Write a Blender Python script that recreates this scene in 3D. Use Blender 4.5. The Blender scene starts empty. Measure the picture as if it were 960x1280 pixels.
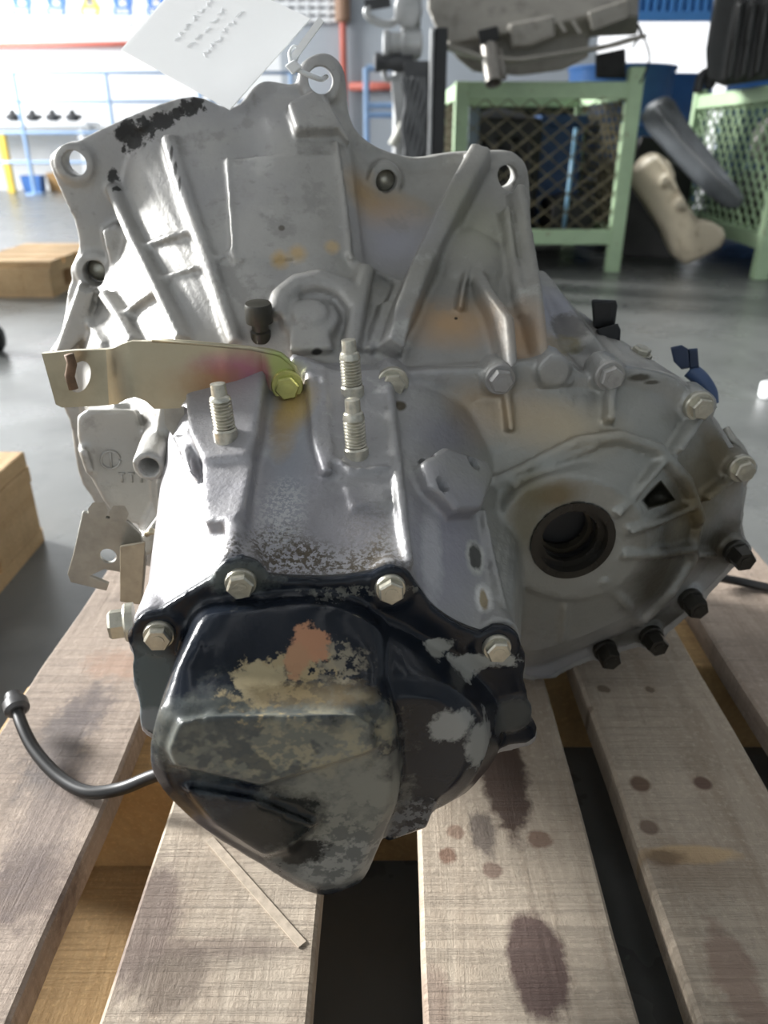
import bpy, bmesh, math, random
from mathutils import Vector, Matrix, noise
from mathutils.bvhtree import BVHTree
random.seed(7)
scene = bpy.context.scene
COL = scene.collection

# ------------------------------------------------------------------ camera
CAM = Vector((0, 0, 0.51)); PITCH = math.radians(26); F = 960.0
cd = bpy.data.cameras.new('camera'); cam = bpy.data.objects.new('camera', cd); COL.objects.link(cam)
cam.location = CAM; cam.rotation_euler = (math.pi / 2 - PITCH, 0, 0)
cd.sensor_fit = 'HORIZONTAL'; cd.sensor_width = 36; cd.lens = 36; cd.clip_start = .01
cd.dof.use_dof = True; cd.dof.focus_distance = .40; cd.dof.aperture_fstop = 12
scene.camera = cam
# ------------------------------------------------------------------ world, lights, exposure
w = bpy.data.worlds.new('world'); scene.world = w; w.use_nodes = True
bgn = w.node_tree.nodes['Background']; bgn.inputs[0].default_value = (.96, .98, 1, 1); bgn.inputs[1].default_value = 1.4
def sun(name, dirto, strength, angle, col):
    l = bpy.data.lights.new(name, 'SUN'); l.energy = strength; l.angle = math.radians(angle); l.color = col
    o = bpy.data.objects.new(name, l); COL.objects.link(o)
    o.rotation_euler = Vector(dirto).normalized().to_track_quat('Z', 'Y').to_euler(); o.location = Vector(dirto) * 4
    return o
sun('daylight_sun', (-.86, .38, .33), 9.5, 14, (1, .995, .98))
def area(name, loc, target, sx, sy, power, col):
    l = bpy.data.lights.new(name, 'AREA'); l.shape = 'RECTANGLE'; l.size = sx; l.size_y = sy; l.energy = power; l.color = col
    o = bpy.data.objects.new(name, l); COL.objects.link(o); o.location = loc
    o.rotation_euler = (Vector(loc) - Vector(target)).to_track_quat('Z', 'Y').to_euler(); return o
area('wall_wash_fill', (-6.2, 6.3, 2.6), (-2.6, 8.9, .9), 2.5, 2.5, 420, (1, 1, 1))  # unseen fill lamp added to wash the left wall white
vs = scene.view_settings; vs.view_transform = 'Standard'; vs.look = 'None'; vs.exposure = 0.22; vs.gamma = 1; vs.use_curve_mapping = False

# ------------------------------------------------------------------ geometry helpers
FWD = Vector((0, math.cos(PITCH), -math.sin(PITCH))); UP = Vector((0, math.sin(PITCH), math.cos(PITCH))); RIGHT = Vector((1, 0, 0))
def ray(px, py): return FWD + RIGHT * ((px - 480) / F) + UP * ((640 - py) / F)
AX = Vector((-.104, .994, .03)).normalized()          # gearbox shaft axis, pointing away
E1 = AX.cross(Vector((0, 0, 1))).normalized(); E2 = E1.cross(AX).normalized()
def onS(px, py, s): d = ray(px, py); return CAM + d * (s / d.dot(AX))
def onZ(px, py, z): d = ray(px, py); return CAM + d * ((z - CAM.z) / d.z)
def onY(px, py, y): d = ray(px, py); return CAM + d * (y / d.y)
def q2(p): v = p - CAM; return (v.dot(E1), v.dot(E2))
def P3(q, s): return CAM + E1 * q[0] + E2 * q[1] + AX * s

def crom(pts, n=6, closed=True):
    out = []; N = len(pts)
    for i in range(N if closed else N - 1):
        p = [Vector(pts[(i + k) % N]) if closed else Vector(pts[min(max(i + k, 0), N - 1)]) for k in (-1, 0, 1, 2)]
        for j in range(n):
            t = j / n
            out.append(.5 * (2 * p[1] + (p[2] - p[0]) * t + (2 * p[0] - 5 * p[1] + 4 * p[2] - p[3]) * t * t + (3 * p[1] - p[0] - 3 * p[2] + p[3]) * t ** 3))
    if not closed: out.append(Vector(pts[-1]))
    return out

def polar(poly, c, N):
    out = []
    for k in range(N):
        th = 2 * math.pi * k / N; dx, dy = math.cos(th), math.sin(th); best = 0
        for i in range(len(poly)):
            ax, ay = poly[i][0] - c[0], poly[i][1] - c[1]; bx, by = poly[(i + 1) % len(poly)][0] - c[0], poly[(i + 1) % len(poly)][1] - c[1]
            ex, ey = bx - ax, by - ay; den = dx * ey - dy * ex
            if abs(den) < 1e-12: continue
            t = (ax * ey - ay * ex) / den; u = (ax * dy - ay * dx) / den
            if t > 0 and -1e-6 <= u <= 1 + 1e-6: best = max(best, t)
        out.append((c[0] + dx * best, c[1] + dy * best))
    return out

def strip(bm, rings, closed_ring=True, cap=True):
    vs_ = [[bm.verts.new(p) for p in r] for r in rings]; n = len(rings[0])
    for a, b in zip(vs_[:-1], vs_[1:]):
        for i in range(n if closed_ring else n - 1):
            j = (i + 1) % n
            bm.faces.new((a[i], a[j], b[j], b[i]))
    if cap:
        bm.faces.new(vs_[0][::-1]); bm.faces.new(vs_[-1])
    return vs_

def loft(bm, secs, N=110, smooth=True, sub=1):
    """secs: (pixel loop, s, centre pixel) from far to near; solid of star-shaped sections"""
    rings = []
    for pxs, s, c in secs:
        poly = [q2(onS(x, y, s)) for x, y in pxs]
        if smooth: poly = [tuple(v) for v in crom(poly, 4)]
        rings.append((polar(poly, q2(onS(c[0], c[1], s)), N), s))
    strip(bm, [[P3(q, s) for q in r] for r, s in rings])

def prism(bm, pxs, s0, s1, smooth=0, grow=0):
    poly = [q2(onS(x, y, s0)) for x, y in pxs]
    if smooth: poly = [tuple(v) for v in crom(poly, smooth)]
    if grow:
        cx = sum(p[0] for p in poly) / len(poly); cy = sum(p[1] for p in poly) / len(poly)
        poly = [(cx + (p[0] - cx) * (1 + grow), cy + (p[1] - cy) * (1 + grow)) for p in poly]
    strip(bm, [[P3(q, s0) for q in poly], [P3(q, s1) for q in poly]])

def hull(bm, pts):
    vs_ = [bm.verts.new(p) for p in pts]
    r = bmesh.ops.convex_hull(bm, input=vs_)
    bad = [g for g in r['geom_interior'] + r['geom_unused'] if isinstance(g, bmesh.types.BMVert)]
    if bad: bmesh.ops.delete(bm, geom=list(set(bad)), context='VERTS')

def frame(d):
    d = Vector(d).normalized(); u = d.orthogonal().normalized(); return u, d.cross(u), d

def lathe(bm, p, d, prof, seg=20, cap=True, rot=0, ref=None):
    u, v, d = frame(d)
    if ref is not None:
        u = (Vector(ref) - d * Vector(ref).dot(d)).normalized(); v = d.cross(u)
    rings = []
    for r, h in prof:
        rings.append([p + d * h + (u * math.cos(rot + 2 * math.pi * k / seg) + v * math.sin(rot + 2 * math.pi * k / seg)) * max(r, 1e-5) for k in range(seg)])
    strip(bm, rings, cap=cap)

def cyl(bm, p0, p1, r0, r1=None, seg=20):
    d = p1 - p0; lathe(bm, p0, d, [(r0, 0), (r0 if r1 is None else r1, d.length)], seg)

def tube(bm, pts, r, seg=10):
    rings = []; prev = None
    for i, p in enumerate(pts):
        d = (pts[min(i + 1, len(pts) - 1)] - pts[max(i - 1, 0)]).normalized()
        if prev is None: u = d.orthogonal().normalized()
        else: u = (prev - d * prev.dot(d)).normalized()
        prev = u; v = d.cross(u); rr = r[i] if isinstance(r, (list, tuple)) else r
        rings.append([p + (u * math.cos(2 * math.pi * k / seg) + v * math.sin(2 * math.pi * k / seg)) * rr for k in range(seg)])
    strip(bm, rings)

def box(bm, lo, hi, rz=0, origin=None):
    vv = [Vector((x, y, z)) for x in (lo[0], hi[0]) for y in (lo[1], hi[1]) for z in (lo[2], hi[2])]
    if rz:
        o = Vector(origin if origin else ((lo[0] + hi[0]) / 2, (lo[1] + hi[1]) / 2, 0)); m = Matrix.Rotation(rz, 3, 'Z')
        vv = [m @ (v - o) + o for v in vv]
    b = [bm.verts.new(v) for v in vv]
    for f in ((0, 1, 3, 2), (4, 6, 7, 5), (0, 4, 5, 1), (2, 3, 7, 6), (0, 2, 6, 4), (1, 5, 7, 3)): bm.faces.new([b[i] for i in f])
    return b

def bar(bm, p0, p1, wd, ht, up=(0, 0, 1)):
    d = (p1 - p0).normalized(); s = d.cross(Vector(up)).normalized(); u = s.cross(d).normalized()
    strip(bm, [[p + s * a * wd / 2 + u * b * ht / 2 for a, b in ((-1, -1), (1, -1), (1, 1), (-1, 1))] for p in (p0, p1)])

def newbm(): return bmesh.new()
def tomesh(bm, name, smooth=False):
    bmesh.ops.recalc_face_normals(bm, faces=bm.faces[:])
    m = bpy.data.meshes.new(name); bm.to_mesh(m); bm.free()
    if smooth: m.polygons.foreach_set('use_smooth', [True] * len(m.polygons))
    return m

def evaluated(mesh, mods, cutter=None):
    o = bpy.data.objects.new('tmp', mesh); COL.objects.link(o); co = None
    for kind, kw in mods:
        md = o.modifiers.new('m', kind)
        for k, v in kw.items(): setattr(md, k, v)
    if cutter:
        co = bpy.data.objects.new('tmpcut', cutter); COL.objects.link(co)
        md = o.modifiers.new('b', 'BOOLEAN'); md.operation = 'DIFFERENCE'; md.solver = 'EXACT'; md.object = co
    dg = bpy.context.evaluated_depsgraph_get(); dg.update()
    me = bpy.data.meshes.new_from_object(o.evaluated_get(dg))
    bpy.data.objects.remove(o)
    if co: bpy.data.objects.remove(co)
    return me

def cast(bm, name, voxel, iters=3, fac=.5, cutter=None):
    """fuse overlapping solids of a bmesh into one cast surface with small fillets"""
    m = tomesh(bm, name)
    me = evaluated(m, [('REMESH', dict(mode='VOXEL', voxel_size=voxel)), ('SMOOTH', dict(factor=fac, iterations=iters))])
    if cutter:
        me = evaluated(me, [], tomesh(cutter, 'cut'))
    me.name = name; me.materials.clear()
    me.polygons.foreach_set('use_smooth', [True] * len(me.polygons))
    return me

def empty(name, loc):
    o = bpy.data.objects.new(name, None); o.empty_display_size = .05; o.location = loc; COL.objects.link(o); return o
def tag(o, label=None, cat=None, group=None, kind=None):
    if label: o['label'] = label
    if cat: o['category'] = cat
    if group: o['group'] = group
    if kind: o['kind'] = kind
    return o
def inv(o):
    m = Matrix.Translation(o.location); q = o.parent
    return m.inverted()
def obj(name, src, m, parent=None, smooth=False, bevel=0):
    """link one mesh; verts are in world space.  Children keep their place, top-level ones get their origin at their base."""
    me = tomesh(src, name, smooth) if isinstance(src, bmesh.types.BMesh) else src
    o = bpy.data.objects.new(name, me); COL.objects.link(o)
    if m and not me.materials: me.materials.append(m)
    if parent is not None:
        o.parent = parent; o.matrix_parent_inverse = Matrix.Translation(-root_loc(parent))
    else:
        n = len(me.vertices); co = [0.0] * (3 * n); me.vertices.foreach_get('co', co)
        c = Vector(((min(co[0::3]) + max(co[0::3])) / 2, (min(co[1::3]) + max(co[1::3])) / 2, min(co[2::3])))
        me.transform(Matrix.Translation(-c)); o.location = c
    if bevel:
        b = o.modifiers.new('bevel', 'BEVEL'); b.width = bevel; b.segments = 2; b.limit_method = 'ANGLE'; b.angle_limit = math.radians(40)
    return o
def root_loc(o):
    # world translation of a (never rotated) parent; part meshes sit at world identity
    return Vector(o.location) if o.parent is None else Vector((0, 0, 0))
def struct(name, bm, m, **k): o = obj(name, bm, m, **k); o['kind'] = 'structure'; return o
def autosmooth(o, ang=35):
    me = o.data; me.polygons.foreach_set('use_smooth', [True] * len(me.polygons)); me.set_sharp_from_angle(angle=math.radians(ang)); return o

# ------------------------------------------------------------------ materials
class Mat:
    def __init__(s, name, base, rough=.5, metal=0.0, var=.15, vscale=10, bump=0.0, bscale=150, alt=None, coat=0, spec=.5, rvar=0):
        s.m = bpy.data.materials.new(name); s.m.use_nodes = True; s.t = s.m.node_tree; s.n = s.t.nodes; s.l = s.t.links
        s.b = s.n['Principled BSDF']; b = s.b
        b.inputs['Roughness'].default_value = rough; b.inputs['Metallic'].default_value = metal
        b.inputs['Coat Weight'].default_value = coat; b.inputs['Coat Roughness'].default_value = .12; b.inputs['Specular IOR Level'].default_value = spec
        g = s.n.new('ShaderNodeNewGeometry'); s.pos = g.outputs['Position']
        nz = s.noise(vscale, 6, .6)
        base = tuple(base); alt = tuple(alt) if alt else tuple(c * (1 - var) for c in base)
        hi = tuple(min(1, c * (1 + var * .6)) for c in base)
        s.col = s.ramp(nz, [(.3, alt), (.55, base), (.8, hi)])
        s.rough = None; s.r0 = rough; s.metal = None; s.m0 = metal
        s.bumpn = None
        if bump: s.addbump(s.noise(bscale, 4, .6), bump)
        if rvar:
            s.rough = s.maprange(s.noise(vscale * 1.7, 5, .6), .3, .7, max(.03, rough - rvar), rough + rvar)
        s.done()
    def noise(s, scale, detail=4, rough=.5, vec=None, dist=0, w=None):
        n = s.n.new('ShaderNodeTexNoise'); n.inputs['Scale'].default_value = scale; n.inputs['Detail'].default_value = detail; n.inputs['Roughness'].default_value = rough
        n.inputs['Distortion'].default_value = dist
        s.l.new(vec or s.pos, n.inputs['Vector']); return n.outputs['Fac']
    def noisev(s, scale):
        if not hasattr(s, 'nc'): s.nc = {}
        if scale in s.nc: return s.nc[scale]
        n = s.n.new('ShaderNodeTexNoise'); n.inputs['Scale'].default_value = scale; n.inputs['Detail'].default_value = 7; n.inputs['Roughness'].default_value = .68
        s.l.new(s.pos, n.inputs['Vector']); s.nc[scale] = n.outputs['Color']; return n.outputs['Color']
    def ramp(s, fac, stops):
        r = s.n.new('ShaderNodeValToRGB'); e = r.color_ramp.elements
        while len(e) < len(stops): e.new(.5)
        for i, (p, c) in enumerate(stops):
            e[i].position = p; e[i].color = (c[0], c[1], c[2], 1) if not isinstance(c, (int, float)) else (c, c, c, 1)
        s.l.new(fac, r.inputs['Fac']); return r.outputs['Color']
    def maprange(s, v, a, b, c, d):
        r = s.n.new('ShaderNodeMapRange'); s.l.new(v, r.inputs[0])
        for i, x in enumerate((a, b, c, d)): r.inputs[i + 1].default_value = x
        return r.outputs[0]
    def math(s, op, a, b):
        r = s.n.new('ShaderNodeMath'); r.operation = op
        for i, x in enumerate((a, b)):
            if isinstance(x, (int, float)): r.inputs[i].default_value = x
            else: s.l.new(x, r.inputs[i])
        return r.outputs[0]
    def vmath(s, op, a, b):
        r = s.n.new('ShaderNodeVectorMath'); r.operation = op
        for i, x in enumerate((a, b)):
            if isinstance(x, (tuple, Vector)): r.inputs[i].default_value = tuple(x)
            else: s.l.new(x, r.inputs[i])
        return r
    def mapping(s, scale, rot=(0, 0, 0), loc=(0, 0, 0)):
        n = s.n.new('ShaderNodeMapping'); n.inputs['Scale'].default_value = scale; n.inputs['Rotation'].default_value = rot; n.inputs['Location'].default_value = loc
        s.l.new(s.pos, n.inputs['Vector']); return n.outputs[0]
    def addbump(s, h, strength, dist=.002):
        b = s.n.new('ShaderNodeBump'); b.inputs['Strength'].default_value = strength; b.inputs['Distance'].default_value = dist
        s.l.new(h, b.inputs['Height'])
        if s.bumpn is not None: s.l.new(s.bumpn, b.inputs['Normal'])
        s.bumpn = b.outputs[0]; s.done()
    def mix(s, fac, color, rough=None, metal=None):
        m = s.n.new('ShaderNodeMix'); m.data_type = 'RGBA'; s.l.new(fac, m.inputs[0]); s.l.new(s.col, m.inputs[6])
        if isinstance(color, tuple): m.inputs[7].default_value = (color[0], color[1], color[2], 1)
        else: s.l.new(color, m.inputs[7])
        s.col = m.outputs[2]
        for nm, val in (('rough', rough), ('metal', metal)):
            if val is None: continue
            q = s.n.new('ShaderNodeMix'); q.data_type = 'FLOAT'; s.l.new(fac, q.inputs[0])
            cur = getattr(s, nm)
            if cur is None: q.inputs[2].default_value = s.r0 if nm == 'rough' else s.m0
            else: s.l.new(cur, q.inputs[2])
            q.inputs[3].default_value = val; setattr(s, nm, q.outputs[0])
        s.done()
    def stain(s, c, r, color, amt=1, edge=.35, ns=60, nd=.5, rough=None, metal=None, bits=None):
        """a patch of dirt, rust, bare metal or painted shade with its own shape around the point c; r = radius or (rx, ry, rz)"""
        r = (r, r, r) if isinstance(r, (int, float)) else r
        d = s.vmath('SUBTRACT', s.pos, Vector(c)).outputs[0]
        d = s.vmath('DIVIDE', d, Vector(r)).outputs[0]
        nv = s.vmath('SUBTRACT', s.noisev(ns), Vector((.5, .5, .5))).outputs[0]
        nv = s.vmath('SCALE', nv, Vector((0, 0, 0))); nv.inputs['Scale'].default_value = nd * 2.4; nv = nv.outputs[0]
        d = s.vmath('ADD', d, nv).outputs[0]
        ln = s.vmath('LENGTH', d, Vector((0, 0, 0))).outputs['Value']
        f = s.maprange(ln, 1 + edge * .5, 1 - edge, 0, amt)
        if bits: f = s.math('MULTIPLY', f, s.maprange(s.noise(bits, 3, .7), .47, .53, 0, 1))
        s.mix(f, color, rough, metal); return s
    def patches(s, scale, lo, hi, color, amt=1, rough=None, metal=None, detail=8, vec=None):
        f = s.maprange(s.noise(scale, detail, .62, vec), lo, hi, 0, amt); s.mix(f, color, rough, metal); return s
    def done(s):
        s.l.new(s.col, s.b.inputs['Base Color'])
        if s.rough is not None: s.l.new(s.rough, s.b.inputs['Roughness'])
        if s.metal is not None: s.l.new(s.metal, s.b.inputs['Metallic'])
        if s.bumpn is not None: s.l.new(s.bumpn, s.b.inputs['Normal'])

MT = {}
def mat(key, *a, **k):
    if key not in MT: MT[key] = Mat(key, *a, **k)
    return MT[key].m

alu = Mat('cast_aluminium', (.40, .392, .37), .48, .4, .14, 14, .22, 300, rvar=.1)
alu_case = Mat('cast_aluminium_case', (.36, .353, .365), .43, .45, .16, 18, .25, 300, rvar=.1)
alu_diff = Mat('stained_aluminium', (.40, .40, .35), .5, .45, .2, 16, .12, 420, rvar=.1)
steel = mat('zinc_steel', (.52, .50, .42), .33, .8, .25, 120, .15, 600)
gold = Mat('yellow_chromate_steel', (.47, .42, .30), .30, .75, .2, 45, .05, 300)
grey_plate = mat('grey_plated_steel', (.38, .37, .33), .42, .7, .25, 60, .1, 300)
blackp = mat('black_plastic', (.012, .013, .014), .38, 0, .2, 40, .03, 300)
navyp = mat('navy_plastic', (.02, .035, .075), .4, 0, .2, 40)
rubber = mat('black_rubber', (.007, .007, .007), .4, 0, .2, 40)
sealm = mat('oily_seal', (.02, .018, .014), .22, 0, .3, 60)
darkhole = mat('dark_bore', (.03, .03, .03), .5, .3, .2, 40)
gasket = mat('black_gasket', (.012, .013, .014), .35)
# ================================================================== SETTING
conc = Mat('polished_concrete', (.155, .16, .155), .30, 0, .22, 3.0, .02, 60, rvar=.07, spec=.4)
conc.patches(9, .52, .7, (.10, .105, .103), .6)
bm = newbm(); box(bm, (-14, -6, -.08), (14, 22, 0)); struct('floor', bm, conc.m)
wallw = mat('white_painted_wall', (.85, .87, .88), .6, 0, .03, 2)
wallg = mat('grey_blue_wall', (.42, .46, .50), .6, 0, .06, 2)
WY = 9.0
bm = newbm(); box(bm, (-14, WY, 0), (-1.05, WY + .2, 5)); struct('wall_left', bm, wallw)
bm = newbm(); box(bm, (-1.05, WY, 0), (2.15, WY + .2, 5)); struct('wall_back', bm, wallg)
bm = newbm(); box(bm, (4.3, WY, 0), (14, WY + .2, 5)); struct('wall_right', bm, wallg)
bluep = mat('blue_shutter_paint', (.06, .22, .52), .5, .1, .1, 3)
sh = empty('roller_shutter', (3.2, WY, 1.55)); sh['kind'] = 'structure'; sh.name = 'door_1'
for k in range(26):
    x = 2.15 + k * (2.15 / 26); bm = newbm(); strip(bm, [[Vector((x + a, WY + b, z)) for a, b in ((0, .06), (.02, 0), (.055, 0), (.0827, .06), (.055, .05), (.02, .05))] for z in (1.62, 4.98)]); obj('shutter_panel', bm, bluep, sh)
bm = newbm(); box(bm, (2.15, WY - .02, 1.55), (4.3, WY + .08, 1.63)); obj('bottom_rail', bm, bluep, sh)

# unseen hall roof with open strips, right and rear walls, added for left-lit contrast
roofm = mat('roof_sheet', (.45, .46, .47), .7, 0, .05, 2)
rf = empty('unseen_ceiling', (2, 1.5, 4.6)); rf['kind'] = 'structure'
for k in range(9):
    x = -6.2 + k * 2.0; bm = newbm(); box(bm, (x, -6, 4.6), (x + 1.62, WY + .2, 4.7)); obj('roof_sheet', bm, roofm, rf)
bm = newbm(); box(bm, (9, -6, 0), (9.2, WY, 4.6)); struct('unseen_side_wall', bm, wallg)
bm = newbm(); box(bm, (-4, -6.2, 0), (9.2, -6, 4.6)); struct('unseen_rear_wall', bm, wallg)
# ================================================================== GEARBOX
gb_base = onZ(480, 800, .131)
gearbox = empty('gearbox', Vector((.03, .42, .13)))
tag(gearbox, 'cast aluminium manual gearbox with black end cover standing on the pallet', 'gearbox')
SF, SJ, SB = .300, .450, .600

# ---- bell housing -------------------------------------------------
rim = [(70, 204), (72, 192), (82, 183), (95, 180), (118, 168), (145, 155), (200, 132), (245, 121), (280, 134), (300, 131), (318, 110), (335, 102), (368, 106), (374, 84), (388, 72), (405, 68), (420, 76), (429, 94),
       (434, 140), (445, 165), (473, 185), (515, 196), (557, 190), (623, 187), (640, 193), (652, 210), (656, 260), (658, 307), (666, 373), (675, 410), (700, 480), (752, 560), (760, 650), (700, 702), (400, 712), (200, 698), (140, 670), (124, 618),
       (107, 590), (97, 540), (93, 515), (76, 480), (66, 442), (84, 408), (92, 358), (97, 345), (95, 332), (103, 314), (106, 300), (100, 272), (82, 232)]
cone_far = [(112, 340), (140, 300), (147, 245), (152, 195), (168, 160), (205, 139), (248, 126), (300, 134), (333, 108), (375, 110), (425, 130), (443, 178), (475, 196), (515, 204), (560, 198), (622, 196), (645, 215), (651, 310), (668, 400),
            (690, 470), (735, 560), (745, 640), (690, 694), (400, 702), (205, 690), (140, 625), (112, 560), (92, 470), (100, 400)]
joint = [(203, 500), (225, 468), (290, 452), (350, 447), (415, 452), (480, 458), (540, 452), (600, 448), (640, 442), (700, 440), (724, 458), (750, 455), (772, 450), (812, 456), (845, 468), (878, 506), (900, 540), (924, 582), (922, 610), (918, 645), (920, 680),
         (868, 742), (815, 788), (757, 806), (715, 820), (660, 838), (500, 800), (320, 780), (215, 690), (198, 580)]
bm = newbm()
prism(bm, rim, .612, .594, smooth=3)
cone = newbm(); loft(cone, [(cone_far, .600, (400, 430)), (joint, .458, (450, 590))], 150)
cone.normal_update(); cb = BVHTree.FromBMesh(cone)
loft(bm, [(cone_far, .600, (400, 430)), (joint, .458, (450, 590))], 150)
cone.free()
prism(bm, joint, .462, .449, smooth=3)                                     # joint flange, bell side
def hit(bvh, px, py):
    d = ray(px, py).normalized(); r = bvh.ray_cast(CAM, d)
    return (r[0], r[1] if r[1].dot(d) < 0 else -r[1]) if r[0] is not None else None
def rib(bm, bvh, pxs, wpx, h, taper=.55, dig=.006, hs=None):
    pts = [hit(bvh, x, y) for x, y in pxs]; pts = [p for p in pts if p]
    n = len(pts); rings = []
    for i, (p, nn) in enumerate(pts):
        d = (pts[min(i + 1, n - 1)][0] - pts[max(i - 1, 0)][0]).normalized(); s = d.cross(nn).normalized()
        dep = (p - CAM).length; w = wpx / F * dep / 2; hh = h if hs is None else hs[i]
        rings.append([p + s * a * w + nn * b for a, b in ((-1.25, -dig), (1.25, -dig), (1.05, hh * .55), (taper, hh), (-taper, hh), (-1.05, hh * .55))])
    strip(bm, rings)
def pad(bm, bvh, pxs, h, dig=.006, shrink=.94, n=None):
    hs = [hit(bvh, x, y) for x, y in pxs]; hs = [q for q in hs if q]
    nn = n or sum((q[1] for q in hs), Vector()).normalized(); c = sum((q[0] for q in hs), Vector()) / len(hs)
    strip(bm, [[q[0] - nn * dig for q in hs], [q[0] + nn * h * .8 for q in hs], [c + (q[0] - c) * shrink + nn * h for q in hs]])
# long ribs on the left flank
rib(bm, cb, [(150, 240), (162, 272), (178, 308), (205, 362), (238, 430)], 15, .011)
rib(bm, cb, [(212, 175), (226, 225), (250, 295), (272, 360), (296, 432)], 17, .006)
rib(bm, cb, [(204, 350), (250, 335), (292, 318)], 6, .004)
rib(bm, cb, [(187, 308), (215, 297), (240, 290)], 7, .004)
rib(bm, cb, [(140, 372), (160, 400), (178, 432)], 14, .010)
rib(bm, cb, [(158, 398), (180, 380), (200, 366)], 8, .006)
rib(bm, cb, [(114, 372), (122, 405), (140, 432)], 8, .008)
# square raised pad with its sharp left and right edges
pad(bm, cb, [(284, 203), (350, 196), (424, 196), (437, 322), (360, 326), (294, 330)], .0035, shrink=.98)
rib(bm, cb, [(284, 200), (289, 262), (294, 330)], 4, .005)
rib(bm, cb, [(418, 180), (428, 250), (437, 326)], 6, .006)
rib(bm, cb, [(437, 328), (466, 344), (497, 358)], 6, .006)
rib(bm, cb, [(497, 356), (487, 380), (478, 400)], 8, .006)
# block below the top ear
pad(bm, cb, [(357, 140), (398, 120), (428, 130), (436, 190), (420, 172), (368, 174)], .010)
# big diagonal rib, right ribs and gussets
rib(bm, cb, [(598, 206), (560, 278), (525, 350), (500, 405), (478, 446)], 27, .017, taper=.8)
rib(bm, cb, [(452, 340), (446, 385), (438, 440)], 20, .010)
rib(bm, cb, [(478, 385), (468, 410), (458, 442)], 12, .007)
rib(bm, cb, [(594, 338), (606, 380), (620, 420), (630, 446)], 18, .020, hs=[.004, .014, .02, .024])
rib(bm, cb, [(640, 250), (645, 320), (655, 380), (672, 440)], 16, .016)
rib(bm, cb, [(584, 340), (578, 365), (574, 392)], 7, .007)
rib(bm, cb, [(628, 268), (634, 330), (648, 400)], 9, .009)
q = hit(cb, 592, 318); nb = (q[1] + Vector((.2, 0, .1))).normalized()                      # clutch bulge
lathe(bm, q[0] - nb * .020, nb, [(.029, 0), (.029, .010), (.0275, .0165), (.023, .0215), (.016, .0245), (.008, .026)], 32)
# oval boss with its arch
q = hit(cb, 388, 402); nrm = (q[1] + Vector((0, 0, .5))).normalized()
arch = [hit(cb, x, y) for x, y in ((346, 400), (352, 376), (372, 360), (400, 354), (428, 364), (444, 384))]
tube(bm, [p + n * .002 for p, n in arch], .008, 10)
lathe(bm, q[0] - nrm * .012, nrm, [(.018, 0), (.018, .016), (.0165, .018)], 28)
lathe(bm, q[0] - nrm * .012, nrm, [(.011, 0), (.011, .021), (.010, .022)], 24)
pad(bm, cb, [(362, 414), (408, 410), (418, 444), (364, 446)], .009)
# ears of the rim with their collars
for x, y, r in ((94, 204, .0135), (120, 340, .0145), (401, 100, .0150), (632, 221, .0125)):
    c = onS(x, y, .594); cyl(bm, c + AX * .016, c - AX * .003, r, r * .96, 28)
c = onS(482, 226, .585); cyl(bm, c + AX * .02, onS(482, 226, .574), .0145, .012, 24)
for x, y in ((178, 158),):
    q = hit(cb, x, y); cyl(bm, q[0] - q[1] * .004, q[0] + q[1] * .005, .006, .005, 14)
# post beside the left flank and strut down to the bracket
hull(bm, [onS(x, y, s) for x, y in ((128, 288), (146, 278), (160, 300), (150, 348), (140, 340)) for s in (.58, .598)])
hull(bm, [onS(x, y, s) for x, y in ((100, 352), (118, 360), (106, 420), (84, 440), (68, 442)) for s in (.565, .600)])
hull(bm, [onS(120, 362, .59), onS(132, 368, .575), onS(136, 400, .56), onS(170, 440, .52), onS(110, 445, .54), onS(100, 440, .58)])
# purple-grey shoulder to the right of the rim
hull(bm, [onS(x, y, .56) for x, y in ((655, 334), (680, 337), (690, 352), (655, 450))] + [onS(x, y, .465) for x, y in ((690, 445), (742, 420), (768, 448), (700, 460))])
# lower left flank casting
hull(bm, [onS(x, y, s) for x, y in ((97, 520), (108, 512), (168, 512), (178, 540), (172, 600), (196, 660), (150, 650), (130, 626), (122, 604), (108, 586), (97, 545)) for s in (.47, .53)])
hull(bm, [onS(x, y, s) for x, y in ((97, 560), (110, 562), (118, 592), (108, 592)) for s in (.462, .50)])
hull(bm, [onS(140, 505, .50), onS(190, 500, .50), onS(205, 560, .50), onS(150, 560, .55), onS(190, 500, .56)])
p0, p1 = onS(186, 584, .425), onS(214, 520, .50); cyl(bm, p0, p1, .0098, .013, 24)                         # drain tube boss
cyl(bm, onS(172, 690, .47), onS(215, 610, .47), .006, .007, 16)
hull(bm, [onS(x, y, s) for x, y in ((162, 690), (180, 695), (200, 640), (215, 620), (220, 680)) for s in (.44, .47)])
# black nut boss behind the bracket
for x, y in ((491, 478), (625, 474), (693, 464), (763, 468), (875, 508), (926, 586), (921, 690), (864, 750), (814, 795), (757, 812)):
    c = onS(x, y, .45); cyl(bm, c - AX * .004, c + AX * .024, .0105, .0098, 22)
cut = newbm()
for x, y, r in ((94, 204, .0082), (120, 340, .0088), (401, 100, .0085), (632, 221, .0082)):
    c = onS(x, y, .594); cyl(cut, c - AX * .03, c + AX * .05, r, seg=24)
c = onS(482, 226, .58); cyl(cut, c - AX * .03, c + AX * .012, .0075, seg=20)
d = (p1 - p0).normalized(); cyl(cut, p0 - d * .01, p0 + d * .03, .0062, seg=20)
bell = obj('bell_housing', cast(bm, 'bell_housing', .0018, 4, .5, cut), alu.m, gearbox)
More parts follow.
